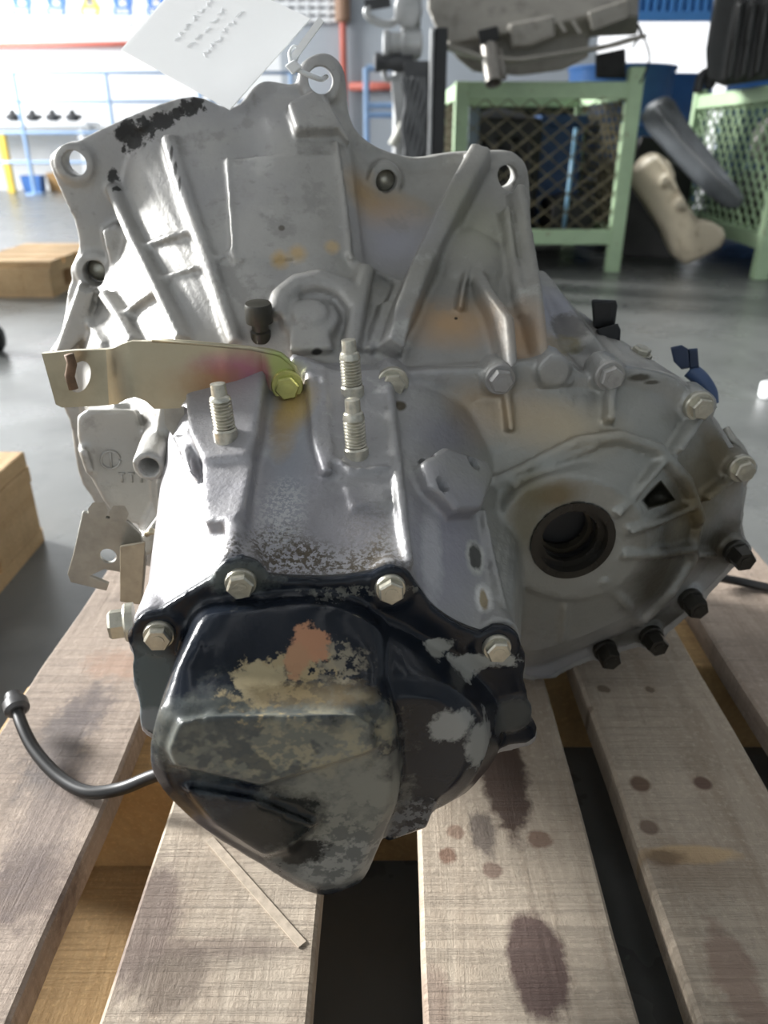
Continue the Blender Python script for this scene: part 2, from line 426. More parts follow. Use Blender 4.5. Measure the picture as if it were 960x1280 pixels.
# the hollow of the tube boss and the blind holes show dark bores
for (pp, rr, mm) in ((p0 + d * .026, .0060, darkhole), (onS(482, 226, .58) + AX * .0105, .0073, steel), (onS(120, 340, .594) + AX * .012, .0086, steel)):
    bm = newbm(); lathe(bm, pp, -AX, [(rr, 0), (rr, .001), (rr * .8, .0035), (rr * .45, .005), (rr * .1, .0055)] if mm is steel else [(rr, 0), (rr, .001)], 24); obj('bore_plug', bm, mm, bell, smooth=mm is steel)

# ---- gear case -----------------------------------------------------
flange = [(164, 786), (192, 765), (219, 747), (250, 728), (271, 715), (290, 706), (310, 707), (338, 716), (375, 719), (417, 719), (450, 715), (476, 710), (502, 711), (519, 726), (538, 753), (560, 770), (584, 782), (612, 790), (636, 794), (650, 806), (653, 824), (650, 841), (654, 857), (659, 887), (667, 904), (658, 919), (630, 925),
          (585, 940), (530, 962), (420, 980), (300, 965), (228, 925), (194, 910), (180, 898), (178, 870), (170, 838), (171, 811)]
case_far = [(206, 560), (222, 500), (240, 484), (300, 470), (340, 458), (400, 452), (480, 456), (540, 462), (600, 500), (640, 560), (655, 660), (640, 760), (560, 810), (420, 820), (300, 800), (225, 730), (205, 640)]
case_near = [(178, 790), (215, 757), (255, 735), (290, 715), (312, 713), (345, 722), (417, 723), (476, 716), (500, 718), (530, 752), (580, 785), (636, 800), (645, 830), (648, 880), (636, 912), (585, 932), (530, 952), (420, 970), (300, 955), (228, 915), (190, 895), (180, 840)]
bm = newbm()
CASE = [(case_far, .456, (420, 630)), (case_near, .303, (420, 840))]
tmp = newbm(); loft(tmp, CASE, 140); tmp.normal_update(); kb = BVHTree.FromBMesh(tmp); tmp.free()
loft(bm, CASE, 140)
prism(bm, flange, .3125, .3035, smooth=4)
# left mount pad with stud, its step, and the channel beside it
pad(bm, kb, [(238, 498), (290, 486), (338, 478), (330, 560), (320, 592), (262, 598), (244, 560)], .013, shrink=.96)
pad(bm, kb, [(258, 596), (322, 590), (312, 650), (300, 664), (262, 668)], .009, shrink=.93)
pad(bm, kb, [(226, 556), (246, 552), (252, 606), (244, 596)], .009)
rib(bm, kb, [(300, 640), (296, 670), (292, 704)], 24, .007)
# long central ridge pad with two studs
rib(bm, kb, [(482, 464), (490, 540), (499, 630), (506, 712)], 14, .007)
pad(bm, kb, [(404, 470), (478, 468), (484, 588), (424, 592), (410, 570)], .005, shrink=.97)
rib(bm, kb, [(402, 466), (408, 540), (414, 580), (440, 598), (484, 594)], 9, .007)
rib(bm, kb, [(388, 470), (392, 500), (398, 560), (410, 600)], 16, .007)
pad(bm, kb, [(424, 596), (482, 594), (486, 632), (440, 640)], .003)
# sensor boss with two holes on the right shoulder
pad(bm, kb, [(514, 588), (540, 570), (596, 588), (602, 606), (586, 648), (556, 650), (524, 618)], .012, shrink=.9)
# wall on the right of the body where it meets the differential
rib(bm, kb, [(600, 640), (612, 700), (628, 770), (640, 800)], 10, .004)
for x, y in ((301, 722), (488, 730), (621, 800), (199, 785)):
    c = onS(x, y, .305); cyl(bm, c, c + AX * .05, .0125, .010, 20)
# ---- differential half of the case
dj = [(560, 470), (600, 462), (640, 455), (700, 452), (724, 466), (750, 466), (772, 460), (812, 466), (845, 478), (878, 514), (900, 545), (920, 590), (917, 640), (912, 680), (865, 738), (812, 782), (757, 802), (715, 816), (662, 836), (600, 800), (560, 700), (540, 560)]
dm = [(590, 590), (640, 560), (690, 536), (740, 524), (800, 536), (845, 570), (868, 620), (872, 680), (846, 735), (800, 775), (745, 802), (690, 824), (655, 830), (610, 800), (580, 720), (570, 640)]
df = [(606, 650), (630, 618), (680, 590), (738, 578), (790, 590), (826, 625), (840, 680), (826, 730), (790, 765), (740, 790), (690, 808), (655, 812), (618, 780), (604, 720)]
boss = [(715 + 100 * math.cos(t) , 672 + 82 * math.sin(t)) for t in [2 * math.pi * k / 24 for k in range(24)]]
loft(bm, [(dj, .452, (735, 640)), (dm, .424, (730, 670)), (df, .404, (722, 676)), (boss, .394, (715, 674)), ([(715 + (x - 715) * .93, 673 + (y - 673) * .93) for x, y in boss], .390, (715, 674))], 140)
prism(bm, [(352, 462), (420, 458), (480, 460), (540, 457), (600, 455), (636, 448), (700, 446), (722, 462), (750, 461), (772, 455), (812, 461), (845, 473), (875, 508), (898, 545), (921, 588), (918, 640), (915, 682), (866, 740), (812, 785), (757, 804), (715, 818), (662, 838), (560, 780), (400, 700)], .451, .441, smooth=3)
dt = newbm(); loft(dt, [(dj, .452, (735, 640)), (dm, .424, (730, 670)), (df, .404, (722, 676)), (boss, .394, (715, 674)), (boss, .392, (715, 674))], 140); dt.normal_update(); db = BVHTree.FromBMesh(dt); dt.free()
for x, y in ((491, 480), (625, 474), (693, 464), (763, 470), (875, 508), (926, 586), (921, 690), (864, 750), (814, 795), (757, 812)):
    c = onS(x, y, .437); cyl(bm, c, c + AX * .02, .0102, .0108, 22)
pad(bm, db, [(666, 452), (700, 447), (718, 462), (712, 484), (676, 486), (664, 470)], .006)
for a_, b_, wd, h in (((763, 480), (757, 532), 13, .010), ((868, 516), (836, 566), 12, .010), ((632, 486), (638, 540), 9, .007), ((912, 592), (872, 622), 10, .009), ((906, 690), (868, 690), 9, .007)):
    m_ = ((a_[0] + b_[0]) / 2, (a_[1] + b_[1]) / 2); rib(bm, db, [a_, m_, b_], wd, h)
rib(bm, db, [(606, 612), (660, 588), (720, 556), (770, 548), (815, 562), (850, 600), (868, 650)], 16, .008)      # arched shoulder
rib(bm, db, [(590, 640), (640, 604), (690, 582), (742, 560)], 8, .005)
rib(bm, db, [(768, 640), (800, 606), (828, 572)], 9, .007)
rib(bm, db, [(784, 660), (820, 650), (858, 632)], 9, .007)
rib(bm, db, [(776, 690), (820, 690), (862, 684)], 12, .006)
rib(bm, db, [(752, 724), (784, 756), (800, 778)], 10, .004)
rib(bm, db, [(800, 772), (835, 738), (860, 700), (868, 650), (850, 600)], 12, .006)
rib(bm, db, [(706, 755), (704, 775), (702, 800)], 6, .003)
rib(bm, db, [(645, 760), (640, 790), (650, 822)], 10, .003)
cut = newbm()
dc = onS(716, 676, .390)
cyl(cut, dc - AX * .03, dc + AX * .030, .0262, seg=48)
hullp = [(796, 640), (822, 588), (846, 622), (830, 640)]
hull(cut, [onS(x, y, .375) for x, y in ((798, 628), (826, 592), (850, 628), (808, 642))] + [onS(x, y, .428) for x, y in ((806, 624), (826, 604), (842, 624), (812, 632))])
for x, y in ((531, 583), (583, 601), (545, 629)):
    q = hit(kb, x, y); nn = (q[1] * .5 + Vector((0, -.2, 1))).normalized(); cyl(cut, q[0] - nn * .01, q[0] + nn * .03, .0042, seg=14)
case = obj('gear_case', cast(bm, 'gear_case', .0018, 2, .5, cut), alu_case.m, gearbox)
# seal stack in the differential bore
def ring(name, r0, r1, s0, s1, m, par):
    b = newbm(); lathe(b, dc + AX * s0, AX, [(r0, 0), (r1, 0), (r1, s1 - s0), (r0, s1 - s0), (r0, 0)], 48, cap=False); return autosmooth(obj(name, b, m, par))
seal = ring('shaft_seal', .0215, .0262, -.0015, .012, sealm, gearbox)
ring('seal_lip', .0175, .0222, .005, .010, sealm, seal)
ring('garter_ring', .0168, .0185, .011, .0135, rubber, seal)
ring('bearing_race', .0150, .0200, .016, .022, mat('oily_race', (.10, .085, .06), .25, .6, .3, 80), seal)
b = newbm(); lathe(b, dc + AX * .027, -AX, [(.026, 0), (.026, .001)], 40); obj('bore_floor', b, darkhole, seal)

# ---- bolts, studs -----------------------------------------------------
def hexbolt(p, n, m, par, r=.0066, h=.006, washer=1.45, name='bolt', rot=None):
    b = newbm(); n = Vector(n).normalized()
    lathe(b, p - n * .003, n, [(r * washer, 0), (r * washer, .0036), (r * washer * .93, .0046)], 24)
    rr = random.random() if rot is None else rot
    lathe(b, p, n, [(r * 1.12, 0), (r * 1.12, h * .85), (r * .98, h)], 6, rot=rr)
    lathe(b, p, n, [(r * .55, h * .9), (r * .55, h * 1.05), (r * .3, h * 1.06)], 14)
    return autosmooth(obj(name, b, m, par), 30)
for x, y in ((491, 479), (625, 474), (762, 470), (874, 508), (927, 586)):
    hexbolt(onS(x, y, .436), -AX, alu.m if x in (625, 762) else steel, gearbox, .0066, .0065)
for x, y in ((921, 691), (864, 751), (815, 797), (757, 814)):
    hexbolt(onS(x, y, .434), -AX, mat('oily_dark_bolt', (.05, .047, .04), .3, .6, .4, 60), gearbox, .0072, .013, 1.25)
def stud(pb, ln, r, m):
    n = Vector((-.06, .0, 1)).normalized(); b = newbm()
    prof = [(r * 1.12, -.004), (r * 1.12, .004), (r * .96, .005)]; k = int((ln * .74 - .005) / .0018); 
    for i in range(k):
        h = .005 + i * .0018; prof += [(r * .84, h), (r, h + .0007), (r, h + .0011)]
    prof += [(r * .9, ln * .76), (r * .72, ln * .79), (r * .68, ln), (r * .5, ln * 1.01)]
    lathe(b, pb, n, prof, 18); return autosmooth(obj('stud', b, m, gearbox), 25)
studm = mat('plated_stud', (.58, .56, .48), .30, .85, .3, 260, .1, 900)
q = hit(kb, 290, 566); stud(q[0] + q[1] * .011, .029, .0058, studm)
q = hit(kb, 446, 578); stud(q[0] + Vector((0, 0, .004)), .031, .0058, studm)
q = hit(kb, 441, 500); stud(q[0] + Vector((0, 0, .004)), .031, .0060, studm)

# ---- shift cable bracket (golden) -------------------------------------
def plate(name, pxs, s0, thick, m, par, holes=(), smooth=0, bend=None, mesh_only=False, shift=None):
    b = newbm(); poly = [onS(x, y, s0) for x, y in pxs]
    if smooth: poly = crom(poly, smooth)
    if bend:
        pp = []
        for p in poly: pp.append(p + AX * bend(q2(p)[0]))
        poly = pp
    strip(b, [[p for p in poly], [p + AX * thick for p in poly]])
    me = tomesh(b, name)
    if holes:
        c = newbm()
        for hx, hy, hr in holes:
            h = onS(hx, hy, s0); cyl(c, h - AX * .02, h + AX * .02, hr, seg=28)
        me = evaluated(me, [], tomesh(c, 'cut')); me.materials.clear()
    me.name = name
    return autosmooth(obj(name, me, m, par, bevel=.0006), 30)
cols = [(48, 446, 66, 510, .006), (60, 445, 74, 514, .006), (88, 442, 98, 513, .006), (118, 441, 120, 512, .006), (130, 440, 134, 510, .005), (142, 436, 146, 506, .001), (154, 429, 158, 498, -.002), (166, 425, 170, 494, -.003), (184, 425, 183, 499, -.003), (200, 425, 194, 509, -.003), (222, 427, 226, 508, -.003), (238, 428, 238, 489, -.003),
        (270, 431, 270, 490, -.003), (300, 434, 296, 490, -.003), (316, 435, 316, 486, -.001), (326, 436, 330, 482, .001), (340, 438, 342, 492, 0), (352, 442, 354, 500, 0), (362, 450, 362, 501, 0), (370, 462, 369, 498, 0), (376, 478, 374, 490, 0)]
b = newbm(); strip(b, [[onS(x0, y0, .432) + AX * d_, onS(x1, y1, .432) + AX * d_, onS(x1, y1, .432) + AX * (d_ + .0032), onS(x0, y0, .432) + AX * (d_ + .0032)] for x0, y0, x1, y1, d_ in cols])
c = newbm(); h = onS(102, 472, .438); cyl(c, h - AX * .02, h + AX * .02, .0080, seg=28); h = onS(94, 462, .438); cyl(c, h - AX * .02, h + AX * .02, .0066, seg=28)
c_ = newbm(); hull(c_, [onS(x, y, s_) for x, y in [(100 + (13.5 if math.cos(t) > 0 else 15) * math.cos(t), 471 + 19 * math.sin(t) - 5 * math.cos(t)) for t in [k * math.pi / 12 for k in range(24)]] for s_ in (.42, .46)]); c.free()
me = evaluated(tomesh(b, 'cable_bracket'), [], tomesh(c_, 'cut')); me.materials.clear(); br = autosmooth(obj('cable_bracket', me, gold.m, gearbox), 20)
b = newbm(); tube(b, [onS(x, y, .4315 if x > 330 else .4285) for x, y in ((190, 425), (250, 429), (312, 435), (350, 443), (368, 458), (376, 478), (374, 492))], .0013, 8); obj('rolled_edge', b, gold.m, br, smooth=True)
hull_b = newbm(); hull(hull_b, [onS(x, y, s) for x, y in ((205, 508), (230, 508), (232, 540), (216, 545), (206, 530)) for s in (.434, .46)]); obj('bracket_tab', hull_b, grey_plate, br)
hexbolt(onS(359, 482, .430), -AX, mat('yellow_zinc', (.55, .55, .20), .3, .8, .25, 90), br, .0064, .0065)
b = newbm(); tube(b, [onS(x, y, .428) for x, y in ((86, 443), (90, 455), (87, 470), (92, 486))], .0028, 8); obj('rusty_clip', b, mat('rusty_iron', (.16, .10, .06), .7, .3, .4, 120), br, smooth=True)
# ---- lower left bracket -------------------------------------------------
lb = plate('lower_bracket', [(103, 640), (128, 646), (160, 652), (176, 668), (183, 700), (178, 752), (150, 752), (153, 716), (130, 712), (112, 720), (136, 730), (133, 739), (88, 728), (84, 718), (92, 690)], .430, .0028, grey_plate, gearbox, holes=((135, 695, .0050),))
b = newbm(); hull(b, [onS(x, y, s) for x, y in ((150, 682), (182, 676), (176, 756), (150, 752)) for s in (.412, .431)]); obj('bracket_flange', b, mat('worn_tin', (.42, .37, .28), .45, .6, .25, 70), lb, bevel=.001)
for x, y, rr in ((122, 636, .0065), (148, 640, .0065)):
    b = newbm(); hull(b, [onS(x + dx, y + dy, s_) for dx, dy in ((-12, 0), (-6, -8), (8, -8), (13, 2), (10, 12), (-10, 12)) for s_ in (.424, .436)]); obj('castle_nut', b, grey_plate, lb)
b = newbm(); tube(b, [onS(x, y, .405) for x, y in ((182, 668), (190, 664), (196, 666))], .002, 8); obj('pin', b, gold.m, lb, smooth=True)
hexbolt(onS(160, 778, .318), Vector((-1, -.25, 0)), steel, gearbox, .0066, .009)
# ---- breather cap, grub dots -------------------------------------------
q = hit(cb, 326, 418); nn = Vector((0, -.15, 1)).normalized()
b = newbm(); lathe(b, q[0] - nn * .004, nn, [(.0062, 0), (.0062, .006), (.0050, .007), (.0050, .012), (.0082, .012), (.0082, .022), (.0076, .0235), (.003, .024)], 20); autosmooth(obj('breather_cap', b, mat('dirty_black_cap', (.028, .026, .018), .35, .1, .4, 90), gearbox), 40)
# ---- sensor, connectors, hose at the right back --------------------------
b = newbm(); hull(b, [onS(x, y, s) for x, y in ((739, 374), (770, 375), (772, 382), (768, 412), (742, 414)) for s in (.50, .522)])
hull(b, [onS(x, y, s) for x, y in ((744, 412), (772, 404), (776, 412), (774, 446), (764, 446)) for s in (.49, .515)])
sen = obj('speed_sensor', b, blackp, gearbox, bevel=.0015)
b = newbm(); hull(b, [onS(x, y, s) for x, y in ((742, 378), (764, 378), (764, 408), (744, 410)) for s in (.4985, .501)]); obj('sensor_rib', b, rubber, sen, bevel=.001)
b = newbm(); hull(b, [onS(x, y, s) for x, y in ((768, 440), (812, 448), (812, 456), (772, 450)) for s in (.47, .50)]); obj('sensor_bracket', b, rubber, sen, bevel=.001)
hexbolt(onS(800, 443, .478), Vector((.2, -.2, 1)), steel, sen, .0055, .005)
b = newbm(); hull(b, [onS(x, y, s) for x, y in ((838, 434), (852, 431), (860, 436), (862, 460), (852, 462), (842, 452)) for s in (.470, .50)])
con = obj('wire_connector', b, navyp, gearbox, bevel=.0015)
b = newbm(); hull(b, [onS(x, y, s) for x, y in ((860, 436), (872, 435), (874, 460), (862, 462)) for s in (.474, .50)]); obj('connector_latch', b, navyp, con, bevel=.0015)
b = newbm(); tube(b, crom([onS(862, 462, .48), onS(876, 474, .475), onS(886, 490, .472), onS(888, 504, .47)], 5, False), .0055, 12); obj('blue_boot', b, mat('blue_sleeve', (.05, .09, .19), .45), con, smooth=True)
b = newbm(); tube(b, crom([onS(906, 536, .465), onS(914, 548, .46), onS(926, 562, .458), onS(934, 582, .456)], 5, False), .0032, 10); obj('edge_clip', b, grey_plate, gearbox, smooth=True)
# cast marks
b = newbm(); tube(b, crom([onS(138 + 12 * math.cos(t), 575 + 11 * math.sin(t), .4695) for t in [k * math.pi / 5 for k in range(10)]] + [], 3), .0008, 6); tube(b, [onS(138, 565, .4695), onS(139, 585, .4695)], .0008, 6)
for x in (152, 164, 176): tube(b, [onS(x, 592, .4695), onS(x + 1, 603, .4695)], .0008, 6); tube(b, [onS(x - 4, 592, .4695), onS(x + 4, 592, .4695)], .0008, 6)
obj('cast_mark', b, alu.m, bell, smooth=True)
# ---- cover gasket + black end cover --------------------------------------
b = newbm(); prism(b, flange, .3036, .3020, smooth=4, grow=.006); obj('cover_gasket', b, gasket, gearbox)
bm = newbm()
prism(bm, flange, .3022, .2975, smooth=4, grow=.010)
A0 = [(228, 826), (240, 765), (264, 746), (338, 739), (400, 737), (455, 750), (486, 778), (500, 850), (500, 940), (470, 985), (400, 1000), (300, 975), (232, 905)]
A1 = [(214, 850), (238, 790), (268, 768), (340, 762), (405, 760), (455, 774), (486, 805), (500, 870), (502, 960), (470, 1025), (400, 1050), (310, 1015), (225, 945)]
A2 = [(203, 874), (222, 836), (262, 838), (330, 842), (400, 842), (452, 838), (482, 850), (497, 900), (500, 980), (468, 1062), (404, 1090), (325, 1055), (240, 1000), (205, 950)]
A3 = [(191, 915), (206, 882), (262, 874), (330, 880), (400, 878), (452, 872), (484, 882), (497, 930), (498, 997), (476, 1050), (457, 1096), (437, 1111), (400, 1120), (365, 1106), (330, 1084), (259, 1040), (214, 1000), (191, 968), (187, 941)]
A4 = [(204, 922), (216, 896), (262, 888), (330, 892), (400, 890), (446, 886), (474, 896), (486, 935), (486, 995), (466, 1044), (448, 1086), (432, 1100), (400, 1108), (368, 1096), (336, 1074), (266, 1030), (222, 992), (204, 962), (200, 940)]
loft(bm, [(A0, .3015, (370, 860)), (A1, .285, (370, 890)), (A2, .265, (360, 940)), (A3, .248, (350, 970)), (A4, .243, (350, 970))], 120)
# raised front panel that ends in a V crease
pan = [(206, 936), (220, 900), (262, 892), (330, 897), (400, 895), (446, 891), (470, 905), (474, 936), (455, 944), (326, 984), (214, 958)]
hull(bm, [onS(x, y, .2355) for x, y in [(340 + (x - 340) * .96, 930 + (y - 930) * .94) for x, y in pan]] + [onS(x, y, .246) for x, y in pan])
hull(bm, [onS(x, y, .238) for x, y in ((232, 985), (318, 1000), (390, 1030), (360, 1062), (330, 1068), (268, 1028))] + [onS(x, y, .25) for x, y in ((222, 980), (330, 990), (410, 1030), (370, 1075), (330, 1076), (258, 1034))])
B0 = [(478, 765), (520, 788), (566, 818), (606, 850), (626, 878), (632, 910), (617, 952), (584, 985), (540, 1000), (490, 1000), (450, 900), (455, 790)]
B1 = [(478, 800), (530, 818), (576, 845), (608, 878), (620, 915), (612, 952), (584, 990), (540, 1010), (490, 1015), (450, 920), (455, 820)]
B2 = [(480, 852), (535, 850), (575, 868), (600, 896), (607, 925), (600, 960), (578, 990), (545, 1012), (495, 1022), (462, 930)]
B3 = [(486, 880), (535, 874), (565, 888), (584, 908), (588, 930), (582, 960), (562, 985), (540, 1000), (500, 1008), (470, 930)]
loft(bm, [(B0, .3015, (535, 900)), (B1, .286, (535, 915)), (B2, .268, (535, 935)), (B3, .2625, (535, 940))], 90)
hull(bm, [onS(x, y, s) for x, y in ((478, 1000), (545, 1000), (533, 1034), (484, 1052)) for s in (.262, .29)])
for x, y, r in ((301, 727, .0125), (488, 735, .0115), (621, 808, .012), (199, 792, .0125), (640, 892, .011)):
    c = onS(x, y, .2975); cyl(bm, c - AX * .0012, c + AX * .004, r, r, 26)
cover_m = Mat('black_cover_paint', (.009, .012, .018), .19, .0, .3, 30, .05, 300, spec=.32, rvar=.06)
cover = obj('end_cover', cast(bm, 'end_cover', .0015, 4, .5), cover_m.m, gearbox)
for x, y in ((301, 728), (488, 735), (621, 809), (199, 793)):
    hexbolt(onS(x, y, .2955), -AX, steel, cover, .0056, .0055, 1.3)
b = newbm(); tube(b, crom([onS(430 + 9 * math.cos(t), 832 + 9 * math.sin(t), .2725) for t in [k * math.pi / 4 for k in range(8)]], 3), .0008, 6); obj('drain_ring', b, mat('rust_ring', (.14, .09, .05), .6, .3), cover, smooth=True)
# ---- stains, rust, wear and some painted shade, with shapes of their own -------------------------
def bvh_of(o):
    b = newbm(); b.from_mesh(o.data); t = BVHTree.FromBMesh(b); b.free(); return t
TB, TC, TV = bvh_of(bell), bvh_of(case), bvh_of(cover)
def st(M_, T, px, py, r, c, amt=.8, edge=.5, ns=60, nd=.35, rough=None, metal=None, bits=None):
    q = hit(T, px, py)
    if q and M_ is cover_m: ns, nd = ns * 1.7, nd * 1.5
    if q: M_.stain(q[0], r, c, amt, edge, ns, nd, rough, metal, bits)
RUST = (.42, .27, .11); SOOT = (.015, .015, .014)
# bell housing
st(alu, TB, 580, 320, (.10, .12, .12), (.20, .195, .17), .78, .6, 30, .4)  # thin oil film, with the bell's shaded right half darkened in the colour
alu.patches(5, .50, .68, (.29, .29, .315), .55)
alu.patches(26, .60, .72, (.55, .55, .52), .5)
alu.patches(150, .60, .70, (.24, .235, .22), .45); alu.patches(60, .62, .72, (.28, .27, .25), .5)
alu_case.patches(170, .60, .70, (.20, .195, .20), .45); alu_case.patches(70, .63, .70, (.58, .58, .57), .5)
st(alu, TB, 478, 262, (.026, .02, .014), RUST, .75, .7, 40); st(alu, TB, 448, 236, (.012, .02, .016), RUST, .6, .7, 40)
st(alu, TB, 565, 404, (.030, .02, .016), (.46, .29, .14), .75, .8, 40); st(alu, TB, 650, 420, (.016, .02, .026), (.46, .30, .17), .7, .8, 40)
st(alu, TB, 350, 325, .006, (.55, .36, .12), .7, .6, 120); st(alu, TB, 372, 316, .006, (.55, .36, .12), .6, .6, 120); st(alu, TB, 415, 308, .005, (.55, .36, .12), .5)
st(alu, TB, 600, 290, (.025, .03, .03), (.36, .36, .27), .6, .9, 30); st(alu, TB, 490, 300, (.03, .03, .03), (.33, .33, .38), .7, .9, 30)
for x, y, r in ((165, 172, .012), (160, 158, .008), (182, 160, .010), (205, 150, .009), (150, 165, .006), (235, 136, .007), (248, 128, .006), (222, 142, .005), (143, 220, .006), (145, 236, .004)):
    st(alu, TB, x, y, r * .8, SOOT, .95, .15, 170, 1.3, .7, 0)
st(alu, TB, 352, 285, .0022, (.06, .04, .02), .95, .3, 60, .1); st(alu, TB, 570, 398, .0012, (.03, .02, .01), 1, .3, 60, .05); st(alu, TB, 396, 440, .0035, SOOT, .95, .3, 60, .1)
for k in range(3): st(alu, TB, 214 + 5 * k, 192 + 20 * k, (.0012, .006, .007), SOOT, .8, .3, 200, .3)
st(alu, TB, 690, 390, (.016, .03, .03), (.28, .29, .34), .8, .4, 40); st(alu, TB, 712, 408, (.014, .02, .008), (.12, .115, .11), .85, .2, 90, .6); st(alu, TB, 704, 432, (.014, .012, .006), (.17, .15, .09), .9, .25, 80, .5)
st(alu, TB, 660, 432, (.02, .02, .012), (.45, .31, .18), .5, .7, 50)
alu.patches(38, .575, .64, (.22, .215, .20), .45); alu_case.patches(42, .575, .64, (.19, .185, .195), .45)
# gear case: violet grey body, greenish differential
alu_case.patches(9, .48, .70, (.27, .265, .305), .6)
alu_case.patches(40, .60, .70, (.55, .55, .56), .4)
st(alu_case, TC, 735, 640, (.16, .2, .14), (.28, .285, .25), .8, .5, 25, .3)
st(alu_case, TC, 365, 560, (.012, .07, .05), (.22, .25, .29), .55, .7, 40)
st(alu_case, TC, 358, 520, (.008, .03, .03), (.40, .27, .09), .7, .6, 70); st(alu_case, TC, 372, 505, (.012, .02, .014), (.45, .31, .10), .7, .6, 70)
st(alu_case, TC, 640, 520, (.035, .02, .016), (.44, .33, .20), .7, .8, 40); st(alu_case, TC, 590, 505, (.02, .02, .012), (.44, .34, .22), .5, .8, 40); st(alu_case, TC, 715, 535, (.03, .02, .016), (.42, .35, .23), .6, .8, 40)
st(alu_case, TC, 560, 545, (.035, .03, .014), (.22, .22, .26), .7, .7, 40); st(alu_case, TC, 560, 680, (.03, .05, .03), (.30, .295, .35), .7, .6, 40)
st(alu_case, TC, 455, 670, (.013, .03, .015), (.10, .075, .04), .9, .5, 50, .4, .7, 0, 420); st(alu_case, TC, 345, 690, (.025, .02, .010), (.07, .055, .035), .9, .5, 50, .4, .7, 0, 420); st(alu_case, TC, 410, 700, (.040, .014, .006), (.07, .055, .035), .9, .5, 50, .4, .7, 0, 420); st(alu_case, TC, 288, 690, (.005, .014, .010), (.05, .045, .04), .9, .4, 80, .4, .7, 0, 420)
st(alu_case, TC, 430, 650, (.022, .03, .012), (.24, .235, .25), .75, .25, 50, .4); st(alu_case, TC, 352, 640, (.012, .03, .012), (.55, .55, .54), .6, .5, 90, .4, None, None, 500)
st(alu_case, TC, 594, 696, (.0070, .012, .0085), (.55, .55, .50), .9, .3, 90, .25); st(alu_case, TC, 594, 696, (.0048, .01, .0065), (.06, .06, .055), .95, .2, 200, .3)
st(alu_case, TC, 604, 748, (.0055, .012, .006), (.62, .62, .60), .9, .3, 120, .3); st(alu_case, TC, 604, 749, (.0025, .01, .003), (.28, .22, .12), .9, .3, 150, .3)
st(alu_case, TC, 500, 507, (.004, .006, .003), (.07, .055, .03), .95, .3, 100, .3); st(alu_case, TC, 540, 690, (.006, .04, .02), (.55, .55, .56), .6, .4, 120, .5)
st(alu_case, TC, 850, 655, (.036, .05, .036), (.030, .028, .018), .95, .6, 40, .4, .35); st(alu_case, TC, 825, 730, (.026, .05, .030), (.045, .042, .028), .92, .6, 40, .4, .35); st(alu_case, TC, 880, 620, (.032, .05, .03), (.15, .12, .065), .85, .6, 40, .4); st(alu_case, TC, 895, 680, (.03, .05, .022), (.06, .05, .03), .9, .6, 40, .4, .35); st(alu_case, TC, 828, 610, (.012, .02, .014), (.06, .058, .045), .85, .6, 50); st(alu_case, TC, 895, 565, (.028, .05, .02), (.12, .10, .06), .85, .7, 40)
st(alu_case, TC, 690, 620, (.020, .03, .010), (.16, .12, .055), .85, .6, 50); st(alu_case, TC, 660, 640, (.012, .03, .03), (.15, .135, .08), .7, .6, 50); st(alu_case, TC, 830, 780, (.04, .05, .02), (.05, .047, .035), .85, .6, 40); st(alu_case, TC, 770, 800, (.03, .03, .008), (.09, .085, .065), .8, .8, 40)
st(alu_case, TC, 800, 472, (.008, .02, .0025), (.05, .045, .03), .85, .4, 150); st(alu_case, TC, 815, 478, (.005, .02, .0015), (.05, .045, .03), .8, .4, 150)
# bracket: iridescent yellow chromate
st(gold, bvh_of(br), 290, 468, (.030, .02, .012), (.40, .14, .22), .85, .6, 60); st(gold, bvh_of(br), 250, 478, (.022, .02, .010), (.34, .19, .07), .8, .6, 60); st(gold, bvh_of(br), 350, 455, (.010, .02, .014), (.42, .52, .16), .75, .6, 60); st(gold, bvh_of(br), 205, 455, (.022, .02, .03), (.50, .46, .34), .7, .6, 60)
st(gold, bvh_of(br), 88, 475, (.05, .02, .03), (.23, .215, .175), .85, .3, 60); st(gold, bvh_of(br), 150, 470, (.006, .02, .03), (.16, .15, .12), .6, .6, 60); st(gold, bvh_of(br), 330, 468, (.004, .02, .012), (.35, .13, .16), .8, .5)
# cover: paint worn through to grey primer, dust and rust
st(cover_m, TV, 340, 938, (.060, .03, .023), (.155, .162, .140), .82, .35, 35, .45, .42)
st(cover_m, TV, 430, 1010, (.035, .03, .045), (.20, .20, .17), .88, .35, 35, .5, .5)
st(cover_m, TV, 430, 1080, (.03, .03, .02), (.22, .225, .21), .9, .4, 40, .4, .5)
cover_m.patches(30, .57, .63, (.20, .19, .145), .0)
st(cover_m, TV, 400, 940, (.045, .03, .018), (.27, .245, .165), .75, .5, 60, .6, .5, None, 90)
st(cover_m, TV, 300, 955, (.05, .03, .03), (.035, .045, .052), .75, .5, 60, .6, None, None, 60)
st(cover_m, TV, 420, 1060, (.04, .03, .03), (.06, .065, .065), .7, .4, 60, .6, None, None, 120)
st(cover_m, TV, 350, 1030, (.020, .03, .016), (.010, .012, .012), .95, .3, 60, .4, .2); st(cover_m, TV, 375, 1062, (.012, .03, .010), (.010, .010, .010), .95, .2, 80, .6, .3)
st(cover_m, TV, 352, 838, (.026, .03, .006), (.34, .27, .15), .92, .2, 90, .8, .6, None, 130); st(cover_m, TV, 325, 852, (.013, .014, .005), (.36, .30, .18), .92, .2, 90, .8, .6); st(cover_m, TV, 385, 806, (.009, .012, .008), (.40, .20, .11), .95, .15, 90, .6, .6); st(cover_m, TV, 372, 824, (.006, .012, .006), (.36, .20, .11), .95, .15, 90, .5, .6)
st(cover_m, TV, 428, 830, (.012, .012, .010), (.24, .21, .15), .85, .3, 90, .7, .6, None, 160)
